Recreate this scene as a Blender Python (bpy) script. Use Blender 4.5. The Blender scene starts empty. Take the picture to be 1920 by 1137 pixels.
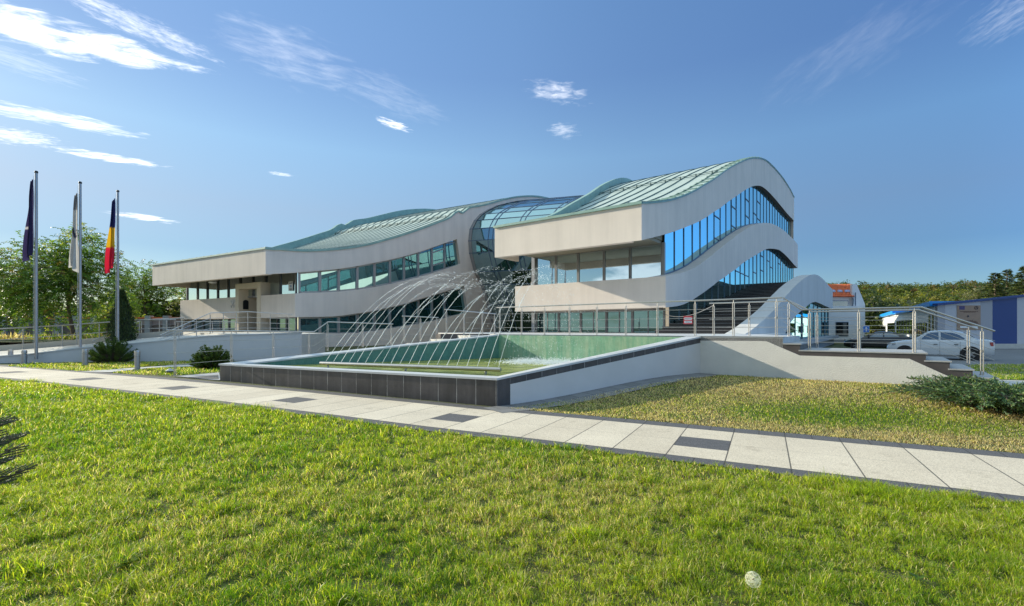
# Wavy office building with fountain, lawn and footpath on a clear autumn morning - built object by object.
SKY_STR, SUN_STR, EXPO, CLOUD, SKY_SAT = .098, 2.2, 1.57, 6.3, 1.0
import bpy, math, random
import numpy as np
from mathutils import Vector as V
C = bpy.context.scene.collection
R = math.radians
rnd = random.Random(7)
nr = np.random.default_rng(11)
# ---------------------------------------------------------------- survey helpers (photo pixels -> plan)
F, CX, HZ, EYE = 900.0, 960.0, 617.0, 1.6
UX = (0.6092, 0.7930)      # long side of both wings, running away from the street
VX = (-0.7930, 0.6092)     # short side, running left
NX = (0.7930, -0.6092)
EX = (-0.854, 0.5205)      # left face of the left wing
def at(x, y, Y): return V(((x-CX)/F*Y, Y, EYE-(y-HZ)/F*Y))
def onz(x, y, z=0.0):
    Y = (EYE-z)*F/(y-HZ); return V(((x-CX)/F*Y, Y, z))
class Plane:
    """vertical plane through P (plan) along D (plan); coordinates (t along, z up)"""
    def __init__(s, P, D): s.P, s.D = P, D
    def tz(s, x, y):
        k = (x-CX)/F
        t = (k*s.P[1]-s.P[0])/(s.D[0]-k*s.D[1])
        Y = s.P[1]+t*s.D[1]
        return t, EYE-(y-HZ)/F*Y
    def pos(s, t, z, off=0.0, N=NX):
        return V((s.P[0]+t*s.D[0]+off*N[0], s.P[1]+t*s.D[1]+off*N[1], z))
def zoomed(pts, sc, ox, oy): return [(ox+a/sc, oy+b/sc) for a, b in pts]
def lerp_curve(pts):
    pts = sorted(pts); xs = [p[0] for p in pts]; ys = [p[1] for p in pts]
    # monotone cubic (Fritsch-Carlson)
    n = len(xs); d = [(ys[i+1]-ys[i])/max(1e-6, xs[i+1]-xs[i]) for i in range(n-1)]
    m = [d[0]]+[(d[i-1]+d[i])/2 if d[i-1]*d[i] > 0 else 0 for i in range(1, n-1)]+[d[-1]]
    for i in range(n-1):
        if d[i] == 0: m[i] = m[i+1] = 0; continue
        a, b = m[i]/d[i], m[i+1]/d[i]; h = math.hypot(a, b)
        if h > 3: m[i], m[i+1] = 3*a/h*d[i], 3*b/h*d[i]
    def f(x):
        if x <= xs[0]: return ys[0]+(x-xs[0])*m[0]*0.0
        if x >= xs[-1]: return ys[-1]
        i = max(j for j in range(n-1) if xs[j] <= x); h = xs[i+1]-xs[i]; t = (x-xs[i])/h
        return ((2*t**3-3*t*t+1)*ys[i]+(t**3-2*t*t+t)*h*m[i]+(-2*t**3+3*t*t)*ys[i+1]+(t**3-t*t)*h*m[i+1])
    f.x0, f.x1 = xs[0], xs[-1]
    return f
def frange(a, b, st):
    n = max(1, int(math.ceil(abs(b-a)/st))); return [a+(b-a)*i/n for i in range(n+1)]
# ---------------------------------------------------------------- ground
PD, PN = (-0.885, 0.466), (0.466, 0.885)      # along / across the footpath
def sc_of(x, y): return PD[0]*x+PD[1]*y, PN[0]*x+PN[1]*y
def xy_of(s, c): return PD[0]*s+PN[0]*c, PD[1]*s+PN[1]*c
def bend(s): return -0.0027*np.square(np.maximum(0, s-2))*(s < 30)-0.0027*784*(s >= 30)
def sm(a, b, x):
    t = np.clip((x-a)/(b-a), 0, 1); return t*t*(3-2*t)
def H(x, y):
    x = np.asarray(x, float); y = np.asarray(y, float)
    s, c = PD[0]*x+PD[1]*y, PN[0]*x+PN[1]*y
    left = 0.012*np.clip(s-4.9, 0, 25)*(1-sm(30, 45, c))
    right = 0.33*sm(8.6, 13.8, c)*(1-sm(15.5, 22, c))*(1-sm(4.2, 7.0, s))*sm(-24, -12, s)
    return left+right
def Hz(x, y): return float(H(x, y))
# ---------------------------------------------------------------- meshes
class MB:
    def __init__(s): s.v, s.f, s.uv = [], [], {}
    def add(s, vs, fs, uvs=None):
        b = len(s.v); s.v += [tuple(p) for p in vs]
        for i, f in enumerate(fs):
            if uvs: s.uv[len(s.f)] = [uvs[j] for j in f]
            s.f.append([b+j for j in f])
        return s
    def quad(s, a, b, c, d, uvs=None): return s.add([a, b, c, d], [(0, 1, 2, 3)], uvs)
    def box(s, p, sx, sy, sz, ax=(1, 0), base=True):
        """box centred on p (plan), standing on p.z; ax = plan direction of its x side"""
        ux = V((ax[0], ax[1], 0)).normalized(); uy = V((-ux.y, ux.x, 0)); p = V(p)
        z0, z1 = (0, sz) if base else (-sz/2, sz/2)
        q = [p+ux*(i*sx/2)+uy*(j*sy/2)+V((0, 0, z)) for z in (z0, z1) for i, j in ((-1, -1), (1, -1), (1, 1), (-1, 1))]
        return s.add(q, [(3, 2, 1, 0), (4, 5, 6, 7), (0, 1, 5, 4), (1, 2, 6, 5), (2, 3, 7, 6), (3, 0, 4, 7)])
    def bar(s, a, b, w, h, up=(0, 0, 1)):
        """rectangular bar from a to b, w wide sideways, h along up"""
        a, b = V(a), V(b); d = (b-a).normalized(); upv = V(up)
        if abs(d.dot(upv)) > .98: upv = V((1, 0, 0))
        sd = d.cross(upv).normalized(); upv = sd.cross(d).normalized()
        q = [p+sd*(i*w/2)+upv*(j*h/2) for p in (a, b) for i, j in ((-1, -1), (1, -1), (1, 1), (-1, 1))]
        return s.add(q, [(3, 2, 1, 0), (4, 5, 6, 7), (0, 1, 5, 4), (1, 2, 6, 5), (2, 3, 7, 6), (3, 0, 4, 7)])
    def tube(s, pts, r, n=8, caps=True):
        pts = [V(p) for p in pts]; rs = r if isinstance(r, (list, tuple)) else [r]*len(pts)
        d0 = (pts[1]-pts[0]).normalized(); ref = V((0, 0, 1)) if abs(d0.z) < .9 else V((1, 0, 0))
        sd = d0.cross(ref).normalized(); b = len(s.v)
        for i, p in enumerate(pts):
            d = (pts[min(i+1, len(pts)-1)]-pts[max(i-1, 0)])
            d = d.normalized() if d.length > 1e-9 else d0
            sd = (sd-d*sd.dot(d)).normalized(); up = d.cross(sd)
            for k in range(n):
                a = 2*math.pi*k/n; s.v.append(tuple(p+sd*(math.cos(a)*rs[i])+up*(math.sin(a)*rs[i])))
        for i in range(len(pts)-1):
            for k in range(n):
                k2 = (k+1) % n; s.f.append([b+i*n+k, b+i*n+k2, b+i*n+n+k2, b+i*n+n+k])
        if caps:
            s.f.append([b+k for k in range(n-1, -1, -1)]); e = b+(len(pts)-1)*n; s.f.append([e+k for k in range(n)])
        return s
    def lathe(s, p, prof, n=16, ax=None):
        """prof = [(r, h)]; ax None = z axis, else unit vector"""
        p = V(p); az = V((0, 0, 1)) if ax is None else V(ax).normalized()
        a1 = az.orthogonal().normalized() if ax is not None else V((1, 0, 0)); a2 = az.cross(a1); b = len(s.v)
        for r, h in prof:
            for k in range(n):
                a = 2*math.pi*k/n; s.v.append(tuple(p+a1*(r*math.cos(a))+a2*(r*math.sin(a))+az*h))
        for i in range(len(prof)-1):
            for k in range(n):
                k2 = (k+1) % n; s.f.append([b+i*n+k, b+i*n+k2, b+i*n+n+k2, b+i*n+n+k])
        if prof[0][0] > 1e-4: s.f.append([b+k for k in range(n-1, -1, -1)])
        if prof[-1][0] > 1e-4: e = b+(len(prof)-1)*n; s.f.append([e+k for k in range(n)])
        return s
    def strip(s, A, B):
        """faces between two polylines of equal length"""
        b = len(s.v); s.v += [tuple(p) for p in A]+[tuple(p) for p in B]; n = len(A)
        for i in range(n-1): s.f.append([b+i, b+i+1, b+n+i+1, b+n+i])
        return s
    def slab(s, top, bot, dv):
        """closed solid between polylines top and bot (front face), extruded by the vector dv"""
        dv = V(dv); t2 = [V(p)+dv for p in top]; b2 = [V(p)+dv for p in bot]
        s.strip(top, bot); s.strip(b2, t2); s.strip(t2, top); s.strip(bot, b2)
        s.add([top[0], bot[0], b2[0], t2[0]], [(0, 1, 2, 3)]); s.add([top[-1], t2[-1], b2[-1], bot[-1]], [(0, 1, 2, 3)])
        return s
    def prism(s, poly, dv):
        """polygon (3D points) extruded by dv"""
        dv = V(dv); n = len(poly); q = [V(p) for p in poly]+[V(p)+dv for p in poly]
        s.add(q, [tuple(range(n)), tuple(range(2*n-1, n-1, -1))]+[(i, i+n, (i+1) % n+n, (i+1) % n) for i in range(n)])
        return s
    def build(s, name, m, parent=None, smooth=None, uvname='UVMap', fix=True):
        me = bpy.data.meshes.new(name); off = V((0, 0, 0)); p = parent
        while p is not None: off += p.location; p = p.parent
        me.from_pydata([(a-off.x, b-off.y, c-off.z) for a, b, c in s.v], [], s.f)
        if s.uv:
            ul = me.uv_layers.new(name=uvname)
            for i, poly in enumerate(me.polygons):
                if i in s.uv:
                    for k, li in enumerate(poly.loop_indices): ul.data[li].uv = s.uv[i][k]
        for x in (m if isinstance(m, (list, tuple)) else [m]): me.materials.append(x)
        if fix:
            import bmesh
            bm = bmesh.new(); bm.from_mesh(me); bmesh.ops.recalc_face_normals(bm, faces=bm.faces); bm.to_mesh(me); bm.free()
        me.update()
        if smooth is not None:
            me.shade_smooth(); me.set_sharp_from_angle(angle=R(smooth))
        o = bpy.data.objects.new(name, me); C.objects.link(o); o.parent = parent
        return o
def npmesh(name, verts, faces, m, parent=None, cols=None, smooth=False):
    """fast mesh: verts (n,3) float array, faces = list of (k, array(m,k)) groups; cols (n,3) point colours"""
    me = bpy.data.meshes.new(name); me.vertices.add(len(verts))
    off = V((0, 0, 0)); p = parent
    while p is not None: off += p.location; p = p.parent
    me.vertices.foreach_set('co', (np.asarray(verts, np.float32)-np.array(off, np.float32)).ravel())
    nl = sum(f.size for f in faces); nf = sum(len(f) for f in faces)
    me.loops.add(nl); me.polygons.add(nf)
    me.loops.foreach_set('vertex_index', np.concatenate([f.ravel() for f in faces]).astype(np.int32))
    tot = np.concatenate([np.full(len(f), f.shape[1]) for f in faces]); st = np.concatenate([[0], np.cumsum(tot)[:-1]])
    me.polygons.foreach_set('loop_start', st.astype(np.int32))
    if smooth: me.polygons.foreach_set('use_smooth', np.ones(nf, bool))
    me.update(calc_edges=True)
    if cols is not None:
        ca = me.color_attributes.new('col', 'FLOAT_COLOR', 'POINT')
        ca.data.foreach_set('color', np.concatenate([cols, np.ones((len(cols), 1))], 1).astype(np.float32).ravel())
    me.materials.append(m)
    o = bpy.data.objects.new(name, me); C.objects.link(o); o.parent = parent
    return o
def tag(o, label=None, cat=None, group=None, kind=None):
    if label: o['label'] = label
    if cat: o['category'] = cat
    if group: o['group'] = group
    if kind: o['kind'] = kind
    return o
def thing(name, label, cat, loc=(0, 0, 0), group=None):
    o = bpy.data.objects.new(name, None); C.objects.link(o); o.location = loc
    o.empty_display_size = .2
    return tag(o, label, cat, group)
def struct(o): o['kind'] = 'structure'; return o
def copy_tree(o, parent=None):
    c = o.copy(); C.objects.link(c); c.parent = parent
    for ch in [x for x in bpy.data.objects if x.parent == o]: copy_tree(ch, c)
    return c
# ---------------------------------------------------------------- materials
def newmat(name):
    m = bpy.data.materials.new(name); m.use_nodes = True; nt = m.node_tree
    return m, nt, nt.nodes['Principled BSDF']
def N(nt, t, **k):
    n = nt.nodes.new(t)
    for a, b in k.items():
        if a in n.inputs.keys() if hasattr(n.inputs, 'keys') else False: n.inputs[a].default_value = b
        else: setattr(n, a, b)
    return n
def mth(nt, op, a, b=None, c=None, clamp=False):
    n = nt.nodes.new('ShaderNodeMath'); n.operation = op; n.use_clamp = clamp
    for i, x in enumerate((a, b, c)):
        if x is None: continue
        if isinstance(x, (int, float)): n.inputs[i].default_value = x
        else: nt.links.new(x, n.inputs[i])
    return n.outputs[0]
def noise(nt, scale, detail=4, rough=.55, vec=None, dist=0):
    n = nt.nodes.new('ShaderNodeTexNoise'); n.inputs['Scale'].default_value = scale
    n.inputs['Detail'].default_value = detail; n.inputs['Roughness'].default_value = rough; n.inputs['Distortion'].default_value = dist
    if vec is not None: nt.links.new(vec, n.inputs['Vector'])
    return n.outputs['Fac']
def coord(nt, which='Object', scale=None):
    tc = nt.nodes.new('ShaderNodeTexCoord'); o = tc.outputs[which]
    if scale:
        mp = nt.nodes.new('ShaderNodeMapping'); mp.inputs['Scale'].default_value = scale; nt.links.new(o, mp.inputs[0]); o = mp.outputs[0]
    return o
def ramp(nt, fac, stops):
    r = nt.nodes.new('ShaderNodeValToRGB'); e = r.color_ramp.elements
    while len(e) < len(stops): e.new(.5)
    for i, (p, c) in enumerate(stops): e[i].position = p; e[i].color = (*c, 1) if len(c) == 3 else c
    nt.links.new(fac, r.inputs[0]); return r.outputs[0]
def mixc(nt, fac, a, b, mode='MIX'):
    n = nt.nodes.new('ShaderNodeMix'); n.data_type = 'RGBA'; n.blend_type = mode
    for i, x in ((0, fac), (6, a), (7, b)):
        if isinstance(x, (int, float)): n.inputs[i].default_value = x
        elif isinstance(x, tuple): n.inputs[i].default_value = (*x, 1)
        else: nt.links.new(x, n.inputs[i])
    return n.outputs[2]
def bump(nt, h, bsdf, strength=.3, dist=.01):
    b = nt.nodes.new('ShaderNodeBump'); b.inputs['Strength'].default_value = strength; b.inputs['Distance'].default_value = dist
    nt.links.new(h, b.inputs['Height']); nt.links.new(b.outputs[0], bsdf.inputs['Normal'])
def sc3(c, k): return tuple(min(1, x*k) for x in c)
def simple(name, col, rough=.6, metal=0, var=.12, scale=6, bmp=0, bscale=60, spec=.5, streak=None, bdist=.01):
    m, nt, b = newmat(name); vec = coord(nt)
    f = noise(nt, scale, 5, .6, vec)
    c = ramp(nt, f, [(.3, sc3(col, 1-var)), (.7, sc3(col, 1+var))])
    if streak:
        v2 = coord(nt, 'Object', streak[:3]); f2 = noise(nt, 1, 4, .6, v2)
        c = mixc(nt, streak[3], c, ramp(nt, f2, [(.35, sc3(col, .6)), (.62, sc3(col, 1.12))]))
    nt.links.new(c, b.inputs['Base Color']); b.inputs['Roughness'].default_value = rough
    b.inputs['Metallic'].default_value = metal; b.inputs['Specular IOR Level'].default_value = spec
    if bmp: bump(nt, noise(nt, bscale, 3, .6, vec), b, bmp, bdist)
    return m
def glassmat(name, tint, refl=.75, dark=(.01, .014, .018)):
    """mirror-coated facade glass"""
    m, nt, b = newmat(name); vec = coord(nt)
    b.inputs['Base Color'].default_value = (*dark, 1); b.inputs['Roughness'].default_value = .3
    g = nt.nodes.new('ShaderNodeBsdfGlossy'); g.inputs['Color'].default_value = (*tint, 1); g.inputs['Roughness'].default_value = .012
    fr = nt.nodes.new('ShaderNodeFresnel'); fr.inputs[0].default_value = 1.5
    f = mth(nt, 'MAXIMUM', mth(nt, 'ADD', mth(nt, 'MULTIPLY', fr.outputs[0], 1-refl), refl), 0, clamp=True)
    bp = nt.nodes.new('ShaderNodeBump'); bp.inputs['Strength'].default_value = .02; bp.inputs['Distance'].default_value = .02
    nt.links.new(noise(nt, .9, 2, .5, vec), bp.inputs['Height']); nt.links.new(bp.outputs[0], g.inputs['Normal'])
    mx = nt.nodes.new('ShaderNodeMixShader'); nt.links.new(f, mx.inputs[0]); nt.links.new(b.outputs[0], mx.inputs[1]); nt.links.new(g.outputs[0], mx.inputs[2])
    nt.links.new(mx.outputs[0], nt.nodes['Material Output'].inputs[0])
    return m
def leafmat(name, col=None, var=.25, trans=.45, rough=.5, scale=3, tint=(1.35, 1.35, .75)):
    """leaf / blade: reflecting and letting light through; col None = point colour attribute"""
    m, nt, b = newmat(name)
    if col is None:
        a = nt.nodes.new('ShaderNodeAttribute'); a.attribute_name = 'col'; c = a.outputs['Color']
    else:
        c = ramp(nt, noise(nt, scale, 3, .6, coord(nt)), [(.3, sc3(col, 1-var)), (.7, sc3(col, 1+var))])
    nt.links.new(c, b.inputs['Base Color']); b.inputs['Roughness'].default_value = rough; b.inputs['Specular IOR Level'].default_value = .35
    t = nt.nodes.new('ShaderNodeBsdfTranslucent'); nt.links.new(mixc(nt, 1.0, c, tint, 'MULTIPLY'), t.inputs[0])
    mx = nt.nodes.new('ShaderNodeMixShader'); mx.inputs[0].default_value = trans
    nt.links.new(b.outputs[0], mx.inputs[1]); nt.links.new(t.outputs[0], mx.inputs[2]); nt.links.new(mx.outputs[0], nt.nodes['Material Output'].inputs[0])
    return m
M = {}
M['render'] = simple('pale_plaster', (.75, .66, .58), .88, var=.06, scale=.5, bmp=.3, bscale=45, streak=(1.7, 1.7, .12, .17))
M['cream'] = simple('cream_plaster', (.66, .57, .44), .88, var=.05, scale=1.2, bmp=.2, bscale=45)
M['white_render'] = simple('white_rough_render', (.68, .65, .60), .92, var=.05, scale=2, bmp=1.0, bscale=42, bdist=.012)
M['annex'] = simple('grey_plaster', (.60, .58, .555), .88, var=.05, scale=.7, bmp=.2, bscale=45, streak=(1.6, 1.6, .05, .15))
M['copper'] = simple('patina_copper', (.46, .535, .485), .68, var=.10, scale=.9, streak=(.7, .7, .7, .3), spec=.3)
M['seam'] = simple('patina_seam', (.045, .095, .085), .55, var=.15)
M['copper_dark'] = simple('dark_patina', (.25, .39, .34), .5, var=.15, scale=2)
M['frame'] = simple('grey_aluminium', (.30, .30, .31), .4, metal=.3, var=.04)
M['mullion'] = simple('dark_mullion', (.10, .15, .22), .35, metal=.3, var=.05)
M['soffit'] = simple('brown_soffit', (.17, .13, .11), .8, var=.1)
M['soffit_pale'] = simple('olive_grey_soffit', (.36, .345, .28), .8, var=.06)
M['steel'] = simple('brushed_steel', (.46, .44, .415), .38, metal=1, var=.06, scale=9)
M['steel_dull'] = simple('grey_steel', (.34, .34, .35), .42, metal=.9, var=.06)
M['granite'] = simple('black_granite', (.022, .021, .024), .25, var=.35, scale=30)
M['tile'] = simple('dark_stone_tile', (.075, .064, .064), .5, var=.2, scale=2.5, bmp=.1, bscale=80)
M['grout'] = simple('pale_grout', (.40, .38, .36), .9)
M['coping'] = simple('grey_coping_stone', (.56, .555, .55), .5, var=.08, scale=3, spec=.5)
M['stone_kerb'] = simple('grey_kerb_stone', (.36, .36, .36), .8, var=.1, scale=8)
M['black'] = simple('black_plastic', (.012, .012, .014), .4)
M['rubber'] = simple('tyre_rubber', (.018, .018, .02), .85)
M['white'] = simple('white_paint', (.80, .80, .80), .5, var=.03)
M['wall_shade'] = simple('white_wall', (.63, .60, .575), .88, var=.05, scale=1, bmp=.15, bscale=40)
M['glass_blue'] = glassmat('blue_mirror_glass', (.55, .93, 1.0), .93, (.006, .010, .018))
M['glass_teal'] = glassmat('teal_mirror_glass', (.42, .78, .88), .66, (.008, .030, .034))
M['glass_clear'] = glassmat('clear_mirror_glass', (.74, .90, .96), .72, (.016, .019, .016))
M['glass_barrel'] = glassmat('green_barrel_glass', (.48, .72, .78), .52, (.010, .030, .034))
M['glass_low'] = glassmat('dim_teal_glass', (.36, .66, .70), .24, (.010, .030, .034))
M['glass_low_left'] = glassmat('mid_teal_glass', (.40, .78, .85), .58, (.010, .036, .040))
M['glass_car'] = glassmat('car_glass', (.75, .82, .85), .28, (.004, .005, .006))
M['glass_dark'] = glassmat('dark_glass', (.55, .62, .68), .28, (.006, .008, .010))
# ================================================================ ground, footpath, lawns
def sheet(name, xs, ys, dz, m, hf=H):
    X, Y = np.meshgrid(xs, ys); Z = hf(X, Y)+dz
    v = np.stack([X.ravel(), Y.ravel(), Z.ravel()], 1); nx = len(xs)
    i = np.arange(len(ys)-1)[:, None]*nx+np.arange(nx-1)[None, :]
    q = np.stack([i, i+1, i+nx+1, i+nx], -1).reshape(-1, 4)
    return npmesh(name, v, [q], m, smooth=True)
def ribbon(name, ss, c0, c1, nc, dz, m, bend_on=True):
    """sheet in path coordinates with metric UV"""
    mb = MB(); n = nc+1
    for s in ss:
        for j in range(n):
            c = c0+(c1-c0)*j/nc+(float(bend(s)) if bend_on else 0); x, y = xy_of(s, c)
            mb.v.append((x, y, Hz(x, y)+dz))
    for i in range(len(ss)-1):
        for j in range(nc):
            f = [i*n+j, i*n+j+1, (i+1)*n+j+1, (i+1)*n+j]; mb.uv[len(mb.f)] = [(ss[i], (c1-c0)*j/nc), (ss[i], (c1-c0)*(j+1)/nc), (ss[i+1], (c1-c0)*(j+1)/nc), (ss[i+1], (c1-c0)*j/nc)]
            mb.f.append(f)
    return mb.build(name, m)
def polysheet(name, pts, dz, m, step=.5, z=None):
    """flat polygon draped on the ground: fan of a fine grid is not needed, a triangulated polygon subdivided along its edges is"""
    import bmesh
    bm = bmesh.new(); vs = []
    for i, p in enumerate(pts):
        q = pts[(i+1) % len(pts)]; L = math.hypot(q[0]-p[0], q[1]-p[1]); k = max(1, int(L/step))
        for j in range(k): vs.append(bm.verts.new((p[0]+(q[0]-p[0])*j/k, p[1]+(q[1]-p[1])*j/k, 0)))
    bm.faces.new(vs); bmesh.ops.triangulate(bm, faces=bm.faces[:])
    for _ in range(2): bmesh.ops.subdivide_edges(bm, edges=[e for e in bm.edges if e.calc_length() > step*1.5], cuts=1); bmesh.ops.triangulate(bm, faces=bm.faces[:])
    for w in bm.verts: w.co.z = (Hz(w.co.x, w.co.y) if z is None else z)+dz
    me = bpy.data.meshes.new(name); bmesh.ops.recalc_face_normals(bm, faces=bm.faces[:])
    bm.to_mesh(me); bm.free(); me.materials.append(m)
    o = bpy.data.objects.new(name, me); C.objects.link(o); return o
m, nt, b = newmat('turf_soil'); vec = coord(nt)
f = noise(nt, .45, 6, .65, vec); f2 = noise(nt, 14, 4, .7, vec)
c = ramp(nt, f, [(.3, (.055, .075, .014)), (.5, (.085, .10, .022)), (.7, (.15, .125, .045))])
nt.links.new(mixc(nt, .6, c, ramp(nt, f2, [(.3, (.25, .25, .25)), (.7, (1.2, 1.2, 1.2))]), 'MULTIPLY'), b.inputs['Base Color'])
b.inputs['Roughness'].default_value = .95; bump(nt, noise(nt, 40, 3, .6, vec), b, .8, .03); M['soil'] = m
m, nt, b = newmat('asphalt'); vec = coord(nt)
f = noise(nt, .25, 5, .6, vec); f2 = noise(nt, 120, 2, .6, vec)
c = ramp(nt, f, [(.3, (.12, .118, .118)), (.7, (.20, .195, .19))])
nt.links.new(mixc(nt, .5, c, ramp(nt, f2, [(.3, (.5, .5, .5)), (.7, (1.4, 1.4, 1.4))]), 'MULTIPLY'), b.inputs['Base Color'])
b.inputs['Roughness'].default_value = .85; bump(nt, f2, b, .3, .006); M['asphalt'] = m
# footpath slabs: u runs along the path, v across it
m, nt, b = newmat('exposed_aggregate_slabs'); tc = nt.nodes.new('ShaderNodeTexCoord'); sp = nt.nodes.new('ShaderNodeSeparateXYZ'); nt.links.new(tc.outputs['UV'], sp.inputs[0])
u_, v_ = mth(nt, 'ADD', sp.outputs[0], 100*.69-.768+.345), sp.outputs[1]
su = mth(nt, 'DIVIDE', u_, .69); fr = mth(nt, 'FRACT', su); ix = mth(nt, 'FLOOR', su)
joint = mth(nt, 'LESS_THAN', mth(nt, 'MINIMUM', fr, mth(nt, 'SUBTRACT', 1, fr)), .011)
hfr = mth(nt, 'FRACT', mth(nt, 'MULTIPLY', su, 2)); hj = mth(nt, 'LESS_THAN', mth(nt, 'MINIMUM', hfr, mth(nt, 'SUBTRACT', 1, hfr)), .02)
border = mth(nt, 'MAXIMUM', mth(nt, 'LESS_THAN', v_, .27), mth(nt, 'GREATER_THAN', v_, 2.10))
bj = mth(nt, 'MAXIMUM', mth(nt, 'LESS_THAN', mth(nt, 'ABSOLUTE', mth(nt, 'SUBTRACT', v_, .27)), .009), mth(nt, 'LESS_THAN', mth(nt, 'ABSOLUTE', mth(nt, 'SUBTRACT', v_, 2.10)), .009))
acc = mth(nt, 'MULTIPLY', mth(nt, 'LESS_THAN', mth(nt, 'MODULO', mth(nt, 'ADD', ix, 2), 6), .5), mth(nt, 'LESS_THAN', mth(nt, 'ABSOLUTE', mth(nt, 'SUBTRACT', v_, 1.13)), .31))
midj = mth(nt, 'MULTIPLY', mth(nt, 'LESS_THAN', mth(nt, 'ABSOLUTE', mth(nt, 'SUBTRACT', v_, mth(nt, 'ADD', 1.2, mth(nt, 'MULTIPLY', mth(nt, 'MODULO', ix, 2), .0)))), .004), .55)
vec = coord(nt); sn = noise(nt, 95, 3, .75, vec); pn = noise(nt, .8, 5, .6, vec)
wn = nt.nodes.new('ShaderNodeTexWhiteNoise'); wn.noise_dimensions = '1D'; nt.links.new(ix, wn.inputs['W'])
light = mixc(nt, 1, ramp(nt, sn, [(.34, (.25, .19, .13)), (.43, (.60, .50, .365)), (.58, (.79, .66, .485)), (.70, (.90, .82, .66))]), ramp(nt, pn, [(.3, (.84, .83, .82)), (.7, (1.04, 1.04, 1.04))]), 'MULTIPLY')
stn = noise(nt, 2.6, 5, .7, vec)
light = mixc(nt, 1, light, ramp(nt, stn, [(.28, (.72, .70, .67)), (.42, (1, 1, 1))]), 'MULTIPLY')
light = mixc(nt, .16, light, ramp(nt, wn.outputs[0], [(0, (.3, .28, .25)), (1, (.8, .75, .65))]))
dark = ramp(nt, sn, [(.3, (.035, .034, .036)), (.55, (.105, .10, .102)), (.75, (.24, .23, .23))])
col = mixc(nt, mth(nt, 'MAXIMUM', border, acc), light, dark)
jm = mth(nt, 'MAXIMUM', mth(nt, 'MAXIMUM', joint, bj), mth(nt, 'MAXIMUM', midj, mth(nt, 'MULTIPLY', hj, border)))
col = mixc(nt, mth(nt, 'MULTIPLY', jm, .85), col, (.035, .03, .025))
nt.links.new(col, b.inputs['Base Color']); b.inputs['Roughness'].default_value = .85
bump(nt, mth(nt, 'SUBTRACT', mth(nt, 'MULTIPLY', sn, .5), mth(nt, 'MULTIPLY', jm, 2)), b, .5, .006); M['path'] = m
# small dark pavers
m, nt, b = newmat('grey_pavers'); br = nt.nodes.new('ShaderNodeTexBrick'); tc = nt.nodes.new('ShaderNodeTexCoord'); nt.links.new(tc.outputs['UV'], br.inputs[0])
br.inputs['Color1'].default_value = (.17, .165, .16, 1); br.inputs['Color2'].default_value = (.22, .215, .21, 1); br.inputs['Mortar'].default_value = (.06, .055, .05, 1)
br.inputs['Scale'].default_value = 1; br.inputs['Mortar Size'].default_value = .008; br.inputs['Brick Width'].default_value = .4; br.inputs['Row Height'].default_value = .4
nt.links.new(mixc(nt, .5, br.outputs[0], ramp(nt, noise(nt, 160, 2, .6, coord(nt)), [(.3, (.5, .5, .5)), (.7, (1.5, 1.5, 1.5))]), 'MULTIPLY'), b.inputs['Base Color']); b.inputs['Roughness'].default_value = .85; M['pavers'] = m
M['concrete_light'] = simple('pale_concrete', (.50, .48, .44), .85, var=.08, scale=4, bmp=.15, bscale=90)
M['gravel'] = simple('dark_gravel', (.10, .10, .10), .9, var=.6, scale=45, bmp=.9, bscale=45)

near = list(np.arange(-60, 61, 1.0))
xs = [-2500, -900, -300, -120]+near+[120, 300, 900, 2500]
ys = [-300, -60]+list(np.arange(-8, 61, 1.0))+[90, 140, 300, 900, 2500]
struct(sheet('ground', np.array(xs, float), np.array(ys, float), -.012, M['soil']))
struct(ribbon('footpath', frange(-14, 46, .5), 6.05, 8.48, 4, .004, M['path']))
# pool corners (plan) and rim heights
PA, PB, PC_, PDD = V((-8.5, 13.97, .585)), V((-.31, 9.9, .585)), V((5.4, 13.75, 1.385)), V((-.63, 18.38, 1.385))
# paver strip beside the pool's side wall
d = (PC_-PB); d.z = 0; L = d.length; d.normalize(); nrm = V((d.y, -d.x, 0))
mb = MB(); W = .75
for i in range(15):
    for j in range(3):
        p = PB+d*(-.35+(L+.35)*i/14)+nrm*(W*j/2-.05*0); mb.v.append((p.x, p.y, Hz(p.x, p.y)+.008))
for i in range(14):
    for j in range(2):
        mb.uv[len(mb.f)] = [(i*.5, j*.4), (i*.5, j*.4+.4), (i*.5+.5, j*.4+.4), (i*.5+.5, j*.4)]; mb.f.append([i*3+j, i*3+j+1, i*3+j+4, i*3+j+3])
struct(mb.build('paver_strip', M['pavers']))
STRIP_N, STRIP_D, STRIP_W = nrm.copy(), d.copy(), W
# side path on the left, gravel drain beside the fountain
def gpts(px): # pixels on the sloping ground
    out = []
    for x, y in px:
        p = onz(x, y, 0)
        for _ in range(12): p = onz(x, y, Hz(p.x, p.y))
        out.append((p.x, p.y))
    return out
SIDE = gpts([(152, 697), (207, 698.5), (285, 690), (412, 686), (448, 684), (452, 678), (420, 681), (330, 685), (255, 690)])
struct(polysheet('side_path', SIDE, .006, M['concrete_light']))
DRAIN = gpts([(330, 706), (411, 699), (413, 713.5), (398, 713)])
struct(polysheet('drain_paving', DRAIN, .007, M['stone_kerb']))
GRV = gpts([(352, 708.5), (409, 703.5), (410, 711.5), (395, 711.8)])
struct(polysheet('gravel_bed', GRV, .012, M['gravel']))
# car park and pavements on the right
struct(polysheet('car_park', [xy_of(-10, 20.5), xy_of(-80, 20.5), xy_of(-80, 60), xy_of(-22, 60), (17, 30), (11.6, 19.0)], .006, M['asphalt'], step=3))
struct(polysheet('pavement', [(10.15, 10.3), (11.2, 9.5), (30, 6.0), (30, 8.6), (12.3, 12.0), (11.3, 12.0)], .006, M['concrete_light'], step=1))
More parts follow.
